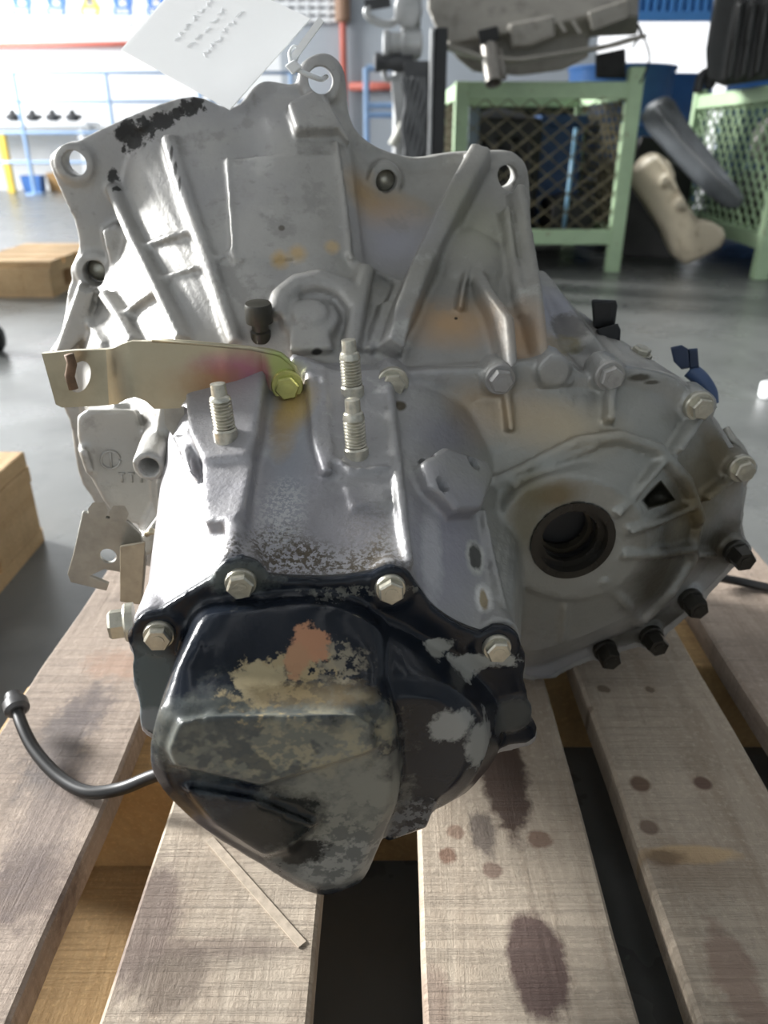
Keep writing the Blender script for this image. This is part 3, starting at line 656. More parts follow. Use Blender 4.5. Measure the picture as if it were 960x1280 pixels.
st(cover_m, TV, 370, 868, (.055, .008, .003), (.10, .07, .03), .7, .5, 90, .6, .6)
st(cover_m, TV, 565, 907, (.011, .02, .010), (.27, .275, .26), .95, .2, 60, .6, .55); st(cover_m, TV, 600, 932, (.008, .02, .014), (.25, .255, .24), .95, .2, 60, .6, .55)
st(cover_m, TV, 580, 830, (.028, .012, .006), (.33, .335, .31), .95, .2, 60, .7, .55); st(cover_m, TV, 545, 808, (.010, .010, .004), (.30, .30, .27), .95, .2, 80, .7, .55); st(cover_m, TV, 450, 738, (.03, .01, .003), (.14, .14, .12), .8, .3, 110, .7, .5, None, 250); st(cover_m, TV, 515, 1025, (.018, .02, .014), (.14, .145, .15), .85, .3, 70, .6, .5, None, 150)
st(cover_m, TV, 195, 860, (.012, .02, .03), (.10, .13, .135), .8, .3, 40, .2, .3); st(cover_m, TV, 190, 900, (.01, .02, .008), (.20, .22, .23), .8, .3, 60, .3, .4); st(cover_m, TV, 640, 895, (.012, .02, .012), (.07, .075, .07), .8, .3, 60, .3, .5)
st(cover_m, TV, 300, 722, (.02, .01, .008), (.12, .135, .125), .6, .4, 120, .5, .4)
# ================================================================== PALLET
def wood(name, base, alt, dirt=.35):
    m = Mat(name, base, .78, 0, .3, 4)
    v = m.mapping((30, 2, 30)); g = m.noise(1.0, 10, .72, v, 1.6)                          # grain along the board
    m.mix(m.maprange(g, .42, .66, 0, .7), alt)
    v2 = m.mapping((4, 150, 4)); g2 = m.noise(1.0, 6, .7, v2, 1.2)                         # ragged saw marks across it
    gm = m.maprange(m.noise(6, 3, .5), .42, .6, 0, 1)
    g2 = m.math('MULTIPLY', m.maprange(g2, .46, .62, 0, 1), gm)
    g3 = m.noise(260, 5, .75)
    m.mix(m.math('MULTIPLY', g2, .45), tuple(c * .5 for c in base))
    m.mix(m.maprange(g3, .52, .68, 0, .5), tuple(min(1, c * 1.4) for c in base))
    m.mix(m.maprange(m.noise(110, 6, .75), .56, .7, 0, .4), tuple(c * .45 for c in base))
    m.addbump(g2, .5, .0016); m.addbump(g, .6, .002); m.addbump(g3, .5, .0012)
    m.patches(7, .52, .74, tuple(c * .38 for c in base), dirt)
    return m
wd = wood('weathered_pallet_wood', (.43, .36, .28), (.27, .205, .145))
wd_left = wood('dirty_pallet_wood', (.38, .305, .245), (.22, .165, .125), .8)
wd_new = wood('fresh_pine', (.62, .43, .23), (.45, .28, .13), .1)
wd_under = wood('under_pine', (.50, .33, .15), (.36, .21, .08), .15)
ZT = .13
pallet = empty('wooden_pallet', (.0, .2, 0)); tag(pallet, 'weathered wooden pallet under the gearbox, nearest to the camera', 'pallet')
def board(x0, x1, y0, y1, zt, th, m, par, name='deck_board', wob=.0022, seed=0, skew=0):
    """a sawn plank with slightly uneven edges; long side along y"""
    bm = newbm(); n = 26; R = random.Random(seed); rings = []
    for i in range(n + 1):
        t = i / n; y = y0 + (y1 - y0) * t; sx = skew * (y - y0)
        a = noise.noise((seed * 3.1, y * 9, 0)) * wob; b = noise.noise((seed * 5.7, y * 9, 4)) * wob; c = noise.noise((seed, y * 2.5, 9)) * .0015
        ye = y + (noise.noise((seed, t, 3)) * .004 if i in (0, n) else 0)
        rings.append([Vector((x0 + a + sx, ye, zt - th)), Vector((x1 + b + sx, ye, zt - th)), Vector((x1 + b + sx, ye, zt - .002 + c)), Vector((x1 + b - .002 + sx, ye, zt + c)), Vector((x0 + a + .002 + sx, ye, zt + c)), Vector((x0 + a + sx, ye, zt - .002 + c))])
    strip(bm, rings); return obj(name, bm, m.m if isinstance(m, Mat) else m, par)
BO = [(-.283, -.186, wd_left), (-.143, -.043, wd), (.013, .116, wd), (.143, .241, wd), (.267, .37, wd_left), (.40, .50, wd)]
for i, (x0, x1, m) in enumerate(BO): board(x0, x1, -.32, .70, ZT, .021, m, pallet, seed=i + 1, skew=.012)
def crossbeam(x0, x1, y0, y1, z0, z1, m, name='stringer'):
    bm = newbm(); box(bm, (x0, y0, z0), (x1, y1, z1)); return obj(name, bm, m, pallet, bevel=.002)
crossbeam(-.29, -.02, .40, .50, .019, ZT - .021, wd_under.m, 'block')
crossbeam(-.02, .055, .405, .50, .019, ZT - .021, wd_under.m, 'block')
crossbeam(.055, .50, .525, .625, .019, ZT - .021, wd_under.m, 'block')
crossbeam(-.29, .50, -.31, -.21, .019, ZT - .021, wd_under.m)
crossbeam(-.10, -.07, -.31, .40, .0, ZT - .021, wd_under.m, 'sun_block_beam')  # unseen beam added under the deck to block sun from the board gap
board(-.285, -.11, -.31, .50, .019, .018, wd_under, pallet, 'bottom_board', seed=31)
board(.40, .50, -.31, .62, .019, .018, wd_under, pallet, 'bottom_board', seed=32)
# stains on the boards
def sz(m, px, py, r, c, amt=.9, edge=.3, nd=.35, ns=60, rough=None): 
    p = onZ(px, py, ZT); m.stain(p, (r if not isinstance(r, tuple) else r[0], r if not isinstance(r, tuple) else r[1], .05), c, amt, edge * .8, ns * 1.6, nd * 1.7, rough)
OIL = (.055, .03, .022)
sz(wd, 628, 965, (.016, .055), OIL, .92, .25, .3, 50, .4); sz(wd, 604, 1040, (.008, .02), (.09, .07, .06), .8)
sz(wd, 672, 1205, (.016, .030), (.075, .04, .035), .9, .2, .18); sz(wd, 560, 1070, .006, (.15, .07, .04), .8); sz(wd, 615, 1088, .006, (.13, .07, .05), .7); sz(wd, 570, 1040, .006, (.15, .07, .04), .6); sz(wd, 675, 1050, .007, (.16, .09, .06), .8)
sz(wd, 800, 980, .007, (.13, .08, .05), .95, .3, .1); sz(wd, 878, 979, .006, (.12, .07, .05), .95, .3, .1); sz(wd, 811, 1034, .006, (.16, .11, .08), .9, .3, .1)
sz(wd, 862, 1068, (.030, .007), (.62, .44, .24), .8, .3, .15); sz(wd, 830, 1072, (.014, .006), (.12, .075, .04), .8, .5, .3); sz(wd, 870, 1085, (.035, .02), (.20, .13, .08), .4, .9, .3)
sz(wd, 755, 862, .005, (.12, .08, .05), .8); sz(wd, 812, 862, .004, (.12, .08, .05), .8); sz(wd, 735, 885, .004, (.12, .08, .05), .7)
sz(wd, 178, 1155, (.020, .040), (.10, .065, .055), .75, .35, .25); sz(wd, 215, 1225, (.020, .020), (.11, .08, .06), .75, .4, .3); sz(wd, 265, 1185, (.05, .006), (.14, .10, .08), .55, .5, .4)
sz(wd, 520, 1250, (.02, .02), (.16, .09, .07), .4); sz(wd, 920, 1220, (.012, .03), (.20, .12, .09), .6)
sz(wd_left, 75, 930, (.02, .05), (.08, .07, .075), .6, .5, .5); sz(wd_left, 30, 1110, (.03, .03), (.09, .06, .05), .7, .5, .5); sz(wd_left, 110, 885, (.02, .03), (.10, .08, .08), .6, .5, .5); sz(wd_left, 150, 830, (.03, .02), (.36, .22, .15), .6, .6, .5); sz(wd_left, 60, 1030, (.02, .06), (.11, .085, .08), .5, .5, .5)
# chalk line on the second board
bm = newbm(); c0, c1 = onZ(262, 1050, ZT), onZ(378, 1182, ZT)
bar(bm, c0 + Vector((0, 0, .0006)), c1 + Vector((0, 0, .0006)), .0050, .0012); obj('raised_scratch', bm, mat('bare_wood_streak', (.46, .385, .30), .7, 0, .3, 200), pallet)

# second pallet on the left, third far left
def side_pallet(x1, y1, label, nx, length, zt=.135):
    p = empty('wooden_pallet', (x1 - .4, y1 - .3, 0)); tag(p, label, 'pallet')
    for k in range(nx):
        yb = y1 - .002 - k * .135; bm = newbm(); box(bm, (x1 - length, yb - .11, zt - .022), (x1, yb, zt)); obj('deck_board', bm, wd_new.m, p, bevel=.002)
    for xx in (x1, x1 - length / 2 + .05, x1 - length + .1):
        bm = newbm(); box(bm, (xx - .10, y1 - nx * .135, zt - .044), (xx, y1, zt - .022)); obj('stringer_board', bm, wd_new.m, p)
        for yy in (y1 - .002, y1 - nx * .135 / 2 + .05, y1 - nx * .135 + .12):
            bm = newbm(); box(bm, (xx - .10, yy - .12, .02), (xx, yy, zt - .044)); obj('block', bm, wd_new.m, p, bevel=.002)
        bm = newbm(); box(bm, (xx - .10, y1 - nx * .135, 0), (xx, y1, .02)); obj('bottom_board', bm, wd_new.m, p)
    return p
side_pallet(-.478, .955, 'fresh pine pallet cut off by the left edge', 7, .8)
side_pallet(-1.17, 3.32, 'small pine pallet on the floor behind the bell housing', 4, .30, .12)

# cables
bm = newbm(); pts = [onZ(215, 962, ZT + .035), onZ(186, 972, ZT + .022), onZ(150, 986, ZT + .012), onZ(110, 990, ZT + .007), onZ(75, 972, ZT + .006), onZ(45, 940, ZT + .010), onZ(28, 908, ZT + .016), onZ(20, 882, ZT + .02)]
cable = empty('sensor_cable', onZ(100, 985, ZT)); tag(cable, 'black cable with a small connector curling over the left plank', 'cable')
tube(bm, crom(pts, 8, False), .0042, 12); obj('cord', bm, rubber, cable, smooth=True)
bm = newbm(); e = pts[-1]; dd = (pts[-1] - pts[-2]).normalized(); lathe(bm, e - dd * .006, dd, [(.006, 0), (.0085, .002), (.0085, .009), (.006, .010), (.006, .016), (.0045, .017)], 18); autosmooth(obj('connector', bm, mat('grey_connector', (.10, .10, .10), .4, .2, .3, 90), cable))
bm = newbm(); tube(bm, crom([onZ(860, 708, ZT + .02), onZ(885, 719, ZT + .012), onZ(925, 727, ZT + .006), onZ(975, 738, ZT + .006), onZ(1040, 752, ZT + .006)], 8, False), .0042, 12); tag(obj('black_cable', bm, rubber, None, smooth=True), 'straight black cable lying on the pallet at right', 'cable')

# paper tag and zip tie
tagm = mat('white_card', (.92, .93, .93), .6, 0, .01, 5)
_t = MT['white_card']; _tr = _t.n.new('ShaderNodeBsdfTranslucent'); _tr.inputs[0].default_value = (.95, .96, .96, 1); _mx = _t.n.new('ShaderNodeMixShader'); _mx.inputs[0].default_value = .45
_t.l.new(_t.b.outputs[0], _mx.inputs[1]); _t.l.new(_tr.outputs[0], _mx.inputs[2]); _t.l.new(_mx.outputs[0], _t.n['Material Output'].inputs[0])
tg = empty('paper_tag', onS(285, 137, .57)); tag(tg, 'white card tag with faint handwriting tied above the bell housing', 'tag')
cn = [onS(151, 62, .645), onS(287, 137, .578), onS(388, 23, .592), onS(252, -52, .65)]
nn = (cn[1] - cn[0]).cross(cn[2] - cn[0]).normalized(); nn = nn if nn.y < 0 else -nn
cn[2] = cn[2]; cn[3] = cn[0] + (cn[2] - cn[1])
bm = newbm(); strip(bm, [[c for c in cn], [c - nn * .0007 for c in cn]]); obj('card', bm, tagm, tg)
ink = mat('faded_ink', (.80, .81, .83), .7)
bm = newbm(); ux = (cn[3] - cn[0]).normalized(); uy = (cn[2] - cn[3]).normalized()
R = random.Random(3)
for row in range(3):
    o = onS(212, 68, .556) + nn * .0004
    o = cn[0] + (cn[1] - cn[0]) * (.30 + .13 * row) + (cn[3] - cn[0]) * .30
    x = 0
    while x < .035:
        ln = R.uniform(.003, .006); a = o + ux * x; pp = [a + uy * R.uniform(-.002, .002) + ux * ln * k / 3 + nn * .0003 for k in range(4)]
        tube(bm, pp, .00022, 5); x += ln + R.uniform(.001, .003)
obj('handwriting', bm, ink, tg)
zt_ = empty('zip_tie', onS(388, 90, .58)); tag(zt_, 'white zip tie through the top ear of the bell housing', 'cable tie')
zm = mat('white_nylon', (.85, .87, .87), .4, 0, .03, 30)
bm = newbm(); a, b = onS(364, 76, .578), onS(402, 24, .574); bar(bm, a, b, .0042, .0014, up=(0, -1, .2)); obj('tail', bm, zm, zt_)
bm = newbm(); hull(bm, [onS(x, y, s) for x, y in ((356, 82), (368, 74), (378, 84), (366, 94)) for s in (.570, .580)]); obj('head', bm, zm, zt_, bevel=.001)
bm = newbm(); tube(bm, crom([onS(366, 84, .575), onS(380, 91, .574), onS(394, 97, .578), onS(402, 99, .586), onS(408, 96, .60)], 5, False), .0016, 8); tube(bm, crom([onS(364, 82, .576), onS(362, 66, .578), onS(368, 58, .582), onS(374, 64, .582), onS(366, 84, .575)], 5, False), .0011, 8); obj('loop', bm, zm, zt_, smooth=True)
# ================================================================== BACKGROUND
steelblue = mat('hazed_rail_blue', (.32, .48, .72), .5, 0, .1, 8)  # blue paled to imitate the haze and glare over the left background
redp = mat('red_pipe_paint', (.58, .16, .12), .5, 0, .1, 8)
def pz(px, py, y): return onY(px, py, y)
# sign board
sb = empty('safety_sign_board', (-3, WY - .02, 1.5)); tag(sb, 'white safety sign board with blue and yellow pictograms on the wall', 'sign board')
a, b = pz(-60, 33, WY - .02), pz(330, -70, WY - .02)
bm = newbm(); box(bm, (a.x, WY - .03, a.z), (b.x, WY - .005, b.z)); obj('panel', bm, wallw, sb)
bl = mat('mandatory_blue', (.08, .22, .60), .5); yl = mat('warning_yellow', (.85, .62, .10), .5); wh = mat('sign_white', (.8, .8, .8), .5); gy = mat('sign_grey', (.35, .36, .38), .5)
for k, x in enumerate((27, 70, 112, 153, 195, 238, 280)):
    m = yl if k == 2 else bl; c = pz(x, 0, WY - .032); r = .095
    bm = newbm()
    if k == 2: strip(bm, [[c + Vector((dx * r, d, dz * r)) for dx, dz in ((-1.05, -.8), (1.05, -.8), (0, 1))] for d in (0, -.006)])
    else: lathe(bm, c, (0, -1, 0), [(r, 0), (r, .006)], 28)
    s_ = obj('pictogram', bm, m, sb)
    bm = newbm(); lathe(bm, c - Vector((0, .006, -.02)), (0, -1, 0), [(r * .32, 0), (r * .32, .003)], 16); hull(bm, [c + Vector((dx * r, d, dz * r)) for dx, dz in ((-.4, -.5), (.4, -.5), (.25, .1), (-.25, .1)) for d in (-.006, -.009)]); obj('pictogram_figure', bm, wh if k != 2 else gy, s_)
    p0, p1 = pz(x - 11, 19, WY - .032), pz(x + 11, 9, WY - .032); bm = newbm(); box(bm, (p0.x, WY - .036, p0.z), (p1.x, WY - .03, p1.z)); cp = obj('caption_plate', bm, m, sb)
    bm = newbm()
    for q_ in range(2):
        z = p0.z + (p1.z - p0.z) * (.32 + .36 * q_); box(bm, (p0.x + .03, WY - .038, z - .008), (p1.x - .03, WY - .035, z + .008))
    obj('caption_line', bm, wh, cp)
bm = newbm(); z = pz(100, 29, WY - .032).z
for k in range(16):
    x = pz(-20 + 15 * k, 29, WY - .03).x; box(bm, (x, WY - .034, z - .01), (x + .06, WY - .03, z + .01))
obj('dashed_line', bm, gy, sb)
# wall vent
wv = empty('wall_vent', (-1, WY, 1.55)); tag(wv, 'white louvred wall vent beside the red riser pipe', 'vent')
a, b = pz(335, 30, WY - .02), pz(422, -30, WY - .02); bm = newbm(); box(bm, (a.x, WY - .02, a.z), (b.x, WY, b.z)); obj('backing', bm, gy, wv)
for k in range(6):
    z = a.z + (b.z - a.z) * (k + .5) / 6; bm = newbm(); box(bm, (a.x, WY - .05, z - .018), (b.x, WY - .015, z + .018)); obj('slat', bm, wallw, wv)
for k in range(8):
    x = a.x + (b.x - a.x) * k / 7; bm = newbm(); box(bm, (x - .008, WY - .055, a.z), (x + .008, WY - .01, b.z)); obj('mullion', bm, wallw, wv)
def pipe(name, pts, r, m, label, cat):
    bm = newbm(); tube(bm, pts, r, 12); return tag(obj(name, bm, m, None, smooth=True), label, cat)
pipe('red_pipe', [pz(-80, 58, WY - .06), pz(300, 53, WY - .06)], .025, redp, 'long red pipe running along the wall above the blue railing', 'pipe')
rp = empty('riser_pipe', pz(429, 238, WY - .08)); tag(rp, 'red vertical riser pipe with a brown collar on the grey wall', 'pipe')
bm = newbm(); p = pz(429, 60, WY - .08); tube(bm, [Vector((p.x, p.y, 0)), Vector((p.x, p.y, 3))], .035, 12); obj('pipe', bm, redp, rp, smooth=True)
bm = newbm(); z0 = pz(429, 28, WY - .08).z; lathe(bm, Vector((p.x, p.y, z0)), (0, 0, 1), [(.06, 0), (.075, .02), (.075, .3), (.055, .32)], 14); obj('collar', bm, mat('brown_collar', (.33, .20, .13), .6), rp)
pipe('red_skirting_pipe', [pz(436, 108, WY - .07), pz(520, 108, WY - .07)], .04, redp, 'short red horizontal pipe low on the grey wall', 'pipe')
# railing
RY = 8.2
rl = empty('guard_railing', (-3, RY, 0)); tag(rl, 'blue tubular guard railing in front of the white wall', 'railing')
for row in (91, 127, 166, 203):
    z = pz(100, row, RY).z; bm = newbm(); tube(bm, [Vector((-5.4, RY, z)), Vector((-.75, RY, z))], .014, 8); obj('rail', bm, steelblue, rl, smooth=True)
for k in range(6):
    x = pz(140, 150, RY).x + (k - 4) * .86 + .86; bm = newbm(); tube(bm, [Vector((x, RY, 0)), Vector((x, RY, pz(100, 91, RY).z))], .02, 8); lathe(bm, Vector((x, RY, 0)), (0, 0, 1), [(.09, 0), (.09, .015), (.03, .02)], 12); obj('post', bm, steelblue, rl)
# things behind the railing
bm = newbm(); p = pz(15, 235, 8.5); box(bm, (p.x - .035, 8.47, 0), (p.x + .035, 8.53, pz(15, 166, 8.5).z)); tag(obj('yellow_post', bm, yl, None, bevel=.005), 'short yellow post behind the blue railing', 'post')
be = empty('white_bench', (-3.7, 8.7, 0)); tag(be, 'white workbench against the wall behind the railing', 'bench')
z = pz(20, 152, 8.6).z; bm = newbm(); box(bm, (-4.9, 8.5, z - .04), (-2.95, 8.95, z)); obj('worktop', bm, wallw, be)
for x in (-4.85, -3.05):
    for y in (8.53, 8.88): bm = newbm(); box(bm, (x, y, 0), (x + .05, y + .05, z - .04)); obj('leg', bm, wallw, be)
dk = mat('dark_engine_grey', (.05, .052, .055), .5, .2, .3, 20)
for k in range(4):
    x = -3.72 + k * .2; bm = newbm(); lathe(bm, Vector((x, 8.66, z)), (0, 0, 1), [(.04, 0), (.06, .02), (.06, .06), (.03, .08), (.03, .10), (.02, .11)], 14); cyl(bm, Vector((x - .07, 8.66, z + .04)), Vector((x + .09, 8.66, z + .045)), .025); tag(obj('small_motor', bm, dk, None), ('leftmost', 'second from left', 'third from left', 'rightmost')[k] + ' of the small black motors on the white bench', 'motor', 'motors on the bench')
def bin_(px, row, w, h, y, m, label):
    p = pz(px, row, y); bm = newbm()
    strip(bm, [[Vector((p.x + dx * w * s, y + dy * w * s, zz)) for dx, dy in ((-.5, -.4), (.5, -.4), (.5, .4), (-.5, .4))] for zz, s in ((0, .85), (h, 1), (h, .9), (.03, .78))]); return tag(obj('parts_bin', bm, m), label, 'bin')
bin_(44, 238, .20, .16, 8.6, mat('bin_blue', (.07, .20, .55), .5), 'small blue parts bin on the floor by the wall')
bin_(76, 236, .20, .18, 8.75, mat('bin_orange', (.50, .30, .12), .5), 'small orange parts bin next to the blue one')

# blue trolley
tr = empty('hand_trolley', pz(470, 200, 6.4)); tag(tr, 'blue hand trolley with a dark wheel by the grey wall', 'trolley')
TX = pz(458, 120, 6.4).x; tz = pz(458, 85, 6.4).z
for x in (TX, TX + .24):
    bm = newbm(); tube(bm, [Vector((x, 6.4, .1)), Vector((x, 6.4, tz))], .022, 8); obj('upright', bm, steelblue, tr)
for z in (tz, tz - .24, tz - .30):
    bm = newbm(); tube(bm, [Vector((TX, 6.4, z)), Vector((TX + .24, 6.4, z))], .022, 8); obj('cross_bar', bm, steelblue, tr)
bm = newbm(); box(bm, (TX - .1, 6.1, .14), (TX + .34, 6.5, .2)); obj('deck', bm, steelblue, tr)
for x in (TX - .1, TX + .34):
    bm = newbm(); cyl(bm, Vector((x - .02, 6.3, .10)), Vector((x + .02, 6.3, .10)), .10); obj('wheel', bm, rubber, tr)

# engine with radiator behind the bell housing
alum2 = mat('dull_aluminium', (.45, .46, .46), .45, .4, .3, 12); 
en = empty('spare_engine', Vector((.08, 3.1, 0))); tag(en, 'grey engine with pulleys standing behind the radiator', 'engine')
def X(px, row, y): return pz(px, row, y).x
def Z(row, y): return pz(480, row, y).z
EY = 3.05
bm = newbm(); hull(bm, [Vector((x, y, z)) for x in (X(492, 60, EY), X(524, 60, EY)) for y in (EY + .05, EY + .25) for z in (.12, Z(55, EY))]); hull(bm, [pz(x, r, y) for x, r in ((500, 45), (508, 5), (516, -30), (526, -30), (526, 45)) for y in (EY + .03, EY + .2)])
for x, r, rr, y0, y1 in ((510, 14, .05, EY - .05, EY + .1), (512, -14, .05, EY - .04, EY + .1)): cyl(bm, pz(x, r, y0), pz(x, r, y1), rr, rr * .9)
eb = obj('engine_block', cast(bm, 'engine_block', .010, 3), alum2, en)
for x, r, rr in ((503, 55, .042), (485, 78, .03)):
    bm = newbm(); c = pz(x, r, EY - .02); lathe(bm, c - Vector((rr * 1.6, 0, 0)), (1, 0, 0), [(rr * .4, 0), (rr, .005), (rr, .02), (rr * .8, .03), (rr * .8, .06), (rr, .07), (rr, .13), (rr * .5, .135)], 24); autosmooth(obj('pulley', bm, dk if r > 60 else alum2, en))
bm = newbm(); tube(bm, crom([pz(462, 8, EY), pz(458, 16, EY), pz(468, 26, EY), pz(488, 30, EY), pz(500, 20, EY)], 5, False), .012, 8); obj('hose', bm, alum2, en, smooth=True)
bm = newbm(); bar(bm, pz(456, 7, EY), pz(488, 2, EY), .02, .03); obj('hose_clamp', bm, dk, en)
bm = newbm(); tube(bm, crom([pz(484, 60, EY), pz(480, 90, EY), pz(484, 100, EY), pz(496, 96, EY)], 5, False), .009, 8); obj('coolant_pipe', bm, alum2, en, smooth=True)
bm = newbm(); tube(bm, [pz(490, 182, EY), pz(506, 152, EY)], .016, 10); obj('white_pipe', bm, mat('cream_pipe', (.65, .65, .58), .5), en, smooth=True)
bm = newbm(); hull(bm, [pz(x, r, y) for x, r in ((488, 100), (512, 96), (512, 150), (494, 150)) for y in (EY - .02, EY + .1)]); obj('bracket', bm, alum2, en, bevel=.006)
rad = empty('radiator', Vector((X(530, 120, 2.9), 2.9, 0))); tag(rad, 'dark finned radiator with a black edge bar standing upright', 'radiator')
RX0, RX1 = X(505, 110, 2.9), X(541, 110, 2.9); rt = Z(36, 2.9)
bm = newbm(); box(bm, (RX1, 2.86, 0.0), (RX1 + .042, 2.95, rt)); obj('edge_bar', bm, blackp, rad, bevel=.004)
bm = newbm(); box(bm, (RX1 - .012, 2.85, 0.0), (RX1 - .004, 2.94, rt)); obj('side_strip', bm, alum2, rad)
bm = newbm(); box(bm, (RX0, 2.93, .0), (RX1 - .012, 2.95, Z(75, 2.9))); obj('core_backing', bm, dk, rad)
fin = mat('fin_grey', (.13, .135, .14), .5, .4, .3, 30)
for k in range(7):
    x = RX0 + (RX1 - RX0 - .02) * k / 6; bm = newbm(); pts = [Vector((x + .007 * math.sin(j * 1.3 + k), 2.92, j * .03)) for j in range(int(Z(75, 2.9) / .03))]; tube(bm, pts, .006, 5); obj('fin_tube', bm, fin, rad)
# green crate behind the engine
green = Mat('pale_green_paint', (.46, .62, .39), .55, 0, .12, 10); green.patches(30, .62, .70, (.28, .20, .10), .7); green = green.m
meshm = mat('rusty_mesh', (.17, .15, .09), .65, .2, .4, 20)

def cage(name, c0, ux, uy, wx, wy, zt, label, mesh_z=None, zpost=None, mesh_cols=None, mesh_mat=None, short=False):
    """stillage: four posts, top and bottom rails, expanded-metal panels; c0 = front left corner on the floor"""
    r = empty(name, c0); tag(r, label, 'cage'); ux = Vector(ux).normalized(); uy = Vector(uy).normalized(); P = .055
    zp = zpost or zt + .06; zb = .115
    cs = [c0, c0 + ux * wx, c0 + ux * wx + uy * wy, c0 + uy * wy]
    for ci, c in enumerate(cs):
        bm = newbm(); bar(bm, c, c + Vector((0, 0, zp if ci in (1, 2) or not short else zt + .03)), P, P, up=uy); obj('post', bm, green, r, bevel=.004)
    for i in range(4):
        a, b = cs[i], cs[(i + 1) % 4]
        for z in (zt, zb + .025):
            bm = newbm(); bar(bm, a + Vector((0, 0, z)), b + Vector((0, 0, z)), .04, .058); obj('rail', bm, green, r, bevel=.003)
        bm = newbm(); d = (b - a).normalized(); L = (b - a).length; n = d.cross(Vector((0, 0, 1))); z0, z1 = zb + .05, zt - .025; cw, ch = .088, .068
        H = z1 - z0
        for sgn in (1, -1):
            k = -int(H / ch) - 1
            while k * cw < L:
                x0 = k * cw; x1 = x0 + H / ch * cw; ta = max(0, -x0 / (x1 - x0)); tb = min(1, (L - x0) / (x1 - x0))
                if tb > ta:
                    def pt(t):
                        return a + d * (x0 + (x1 - x0) * t) + Vector((0, 0, z0 + H * t if sgn > 0 else z1 - H * t))
                    bar(bm, pt(ta), pt(tb), .004, .009, up=n)
                k += 1
        obj('mesh_panel', bm, mesh_mat or meshm, r)
    bm = newbm(); bm_lo = [c + Vector((0, 0, zb)) for c in cs]; strip(bm, [bm_lo, [c + Vector((0, 0, zb + .012)) for c in cs]]); obj('floor_tray', bm, dk, r)
    return r
CY = 3.36
cage('steel_stillage', Vector((.300, CY, 0)), (1, 0, 0), (0, 1, 0), .660, .85, .672, 'pale green mesh stillage under the beige fuel tank', zpost=.75, short=True)
rc0 = onZ(948, 349, 0)
cage('steel_stillage', rc0, (1, 0, 0), (.06, 1, 0), .8, 1.15, .665, 'pale green mesh stillage cut off by the right edge', zpost=.72, mesh_mat=green)

# contents of the middle stillage
def lump(name, pts, m, label, cat, vox=.012, it=4, parts=None):
    bm = newbm(); hull(bm, pts)
    if parts: parts(bm)
    return tag(obj(name, cast(bm, name, vox, it), m), label, cat)
blk = mat('grimy_black_part', (.022, .021, .020), .5, .1, .4, 14)
def fins(bm):
    for k in range(4): box(bm, (.40 + k * .07, 3.63, .2), (.43 + k * .07, 3.68, .5))
lump('dark_casting', [Vector((x, y, z)) for x in (.34, .68) for y in (3.66, 4.1) for z in (.130, .58)] + [Vector((.5, 3.8, .63))], blk, 'grimy black casting inside the middle stillage', 'engine part', parts=fins)
lump('dark_gear_part', [Vector((x, y, z)) for x in (.72, .90) for y in (3.5, 3.8) for z in (.130, .26)] + [Vector((.8, 3.65, .30))], blk, 'low black engine part at the right of the stillage floor', 'engine part')
bm = newbm(); lathe(bm, Vector((.52, 3.50, .130)), (0, 0, 1), [(.08, 0), (.09, .02), (.09, .1), (.07, .14), (.07, .2), (.03, .21)], 20); tag(autosmooth(obj('grey_pump', bm, mat('oily_grey', (.10, .095, .085), .45, .3), None)), 'oily grey pump inside the stillage behind the mesh', 'pump')
bm = newbm(); p = pz(592, 150, 3.5); box(bm, (p.x - .022, 3.48, .128), (p.x + .022, 3.53, .62)); tag(obj('grey_bar', bm, mat('slate_bar', (.16, .19, .24), .5, .2), None, bevel=.004), 'slate grey upright bar inside the stillage corner', 'bar')
bm = newbm(); p = pz(718, 180, 3.47); tube(bm, [Vector((p.x - .012, 3.47, .128)), Vector((p.x - .006, 3.47, .3)), Vector((p.x, 3.47, pz(718, 160, 3.47).z))], .008, 8); tag(obj('light_gap_strip', bm, mat('light_gap_blue', (.35, .62, .85), .3), None, smooth=True), 'pale blue strip standing in for a gap of light behind the stillage mesh', 'tube')  # pale colour stands in for light seen through a gap
bm = newbm(); box(bm, (.71, 3.86, .130), (.90, 4.12, .56))
bc = empty('blue_crate', Vector((.8, 4.0, .13))); tag(bc, 'blue plastic crate inside the middle stillage', 'crate'); obj('body', bm, mat('crate_blue_in', (.03, .08, .20), .45), bc, bevel=.006)
bm = newbm(); box(bm, (.70, 3.85, .56), (.91, 4.13, .60)); obj('rim', bm, mat('crate_blue_in', (.03, .08, .20), .45), bc, bevel=.004)
# dark backing box added behind, keeps the inside of the stillage dim
bm = newbm(); hull(bm, [Vector((x, y, z)) for x in (.25, .98) for y in (4.35, 4.9) for z in (0, .62)]);
ck = empty('added_dark_backing', Vector((.6, 4.6, 0))); tag(ck, 'black backing box added behind the middle stillage to keep it dim', 'crate'); obj('body', bm, blk, ck, bevel=.01)
bm = newbm(); box(bm, (.22, 4.32, .62), (1.01, 4.93, .67)); obj('rim', bm, blk, ck, bevel=.006)
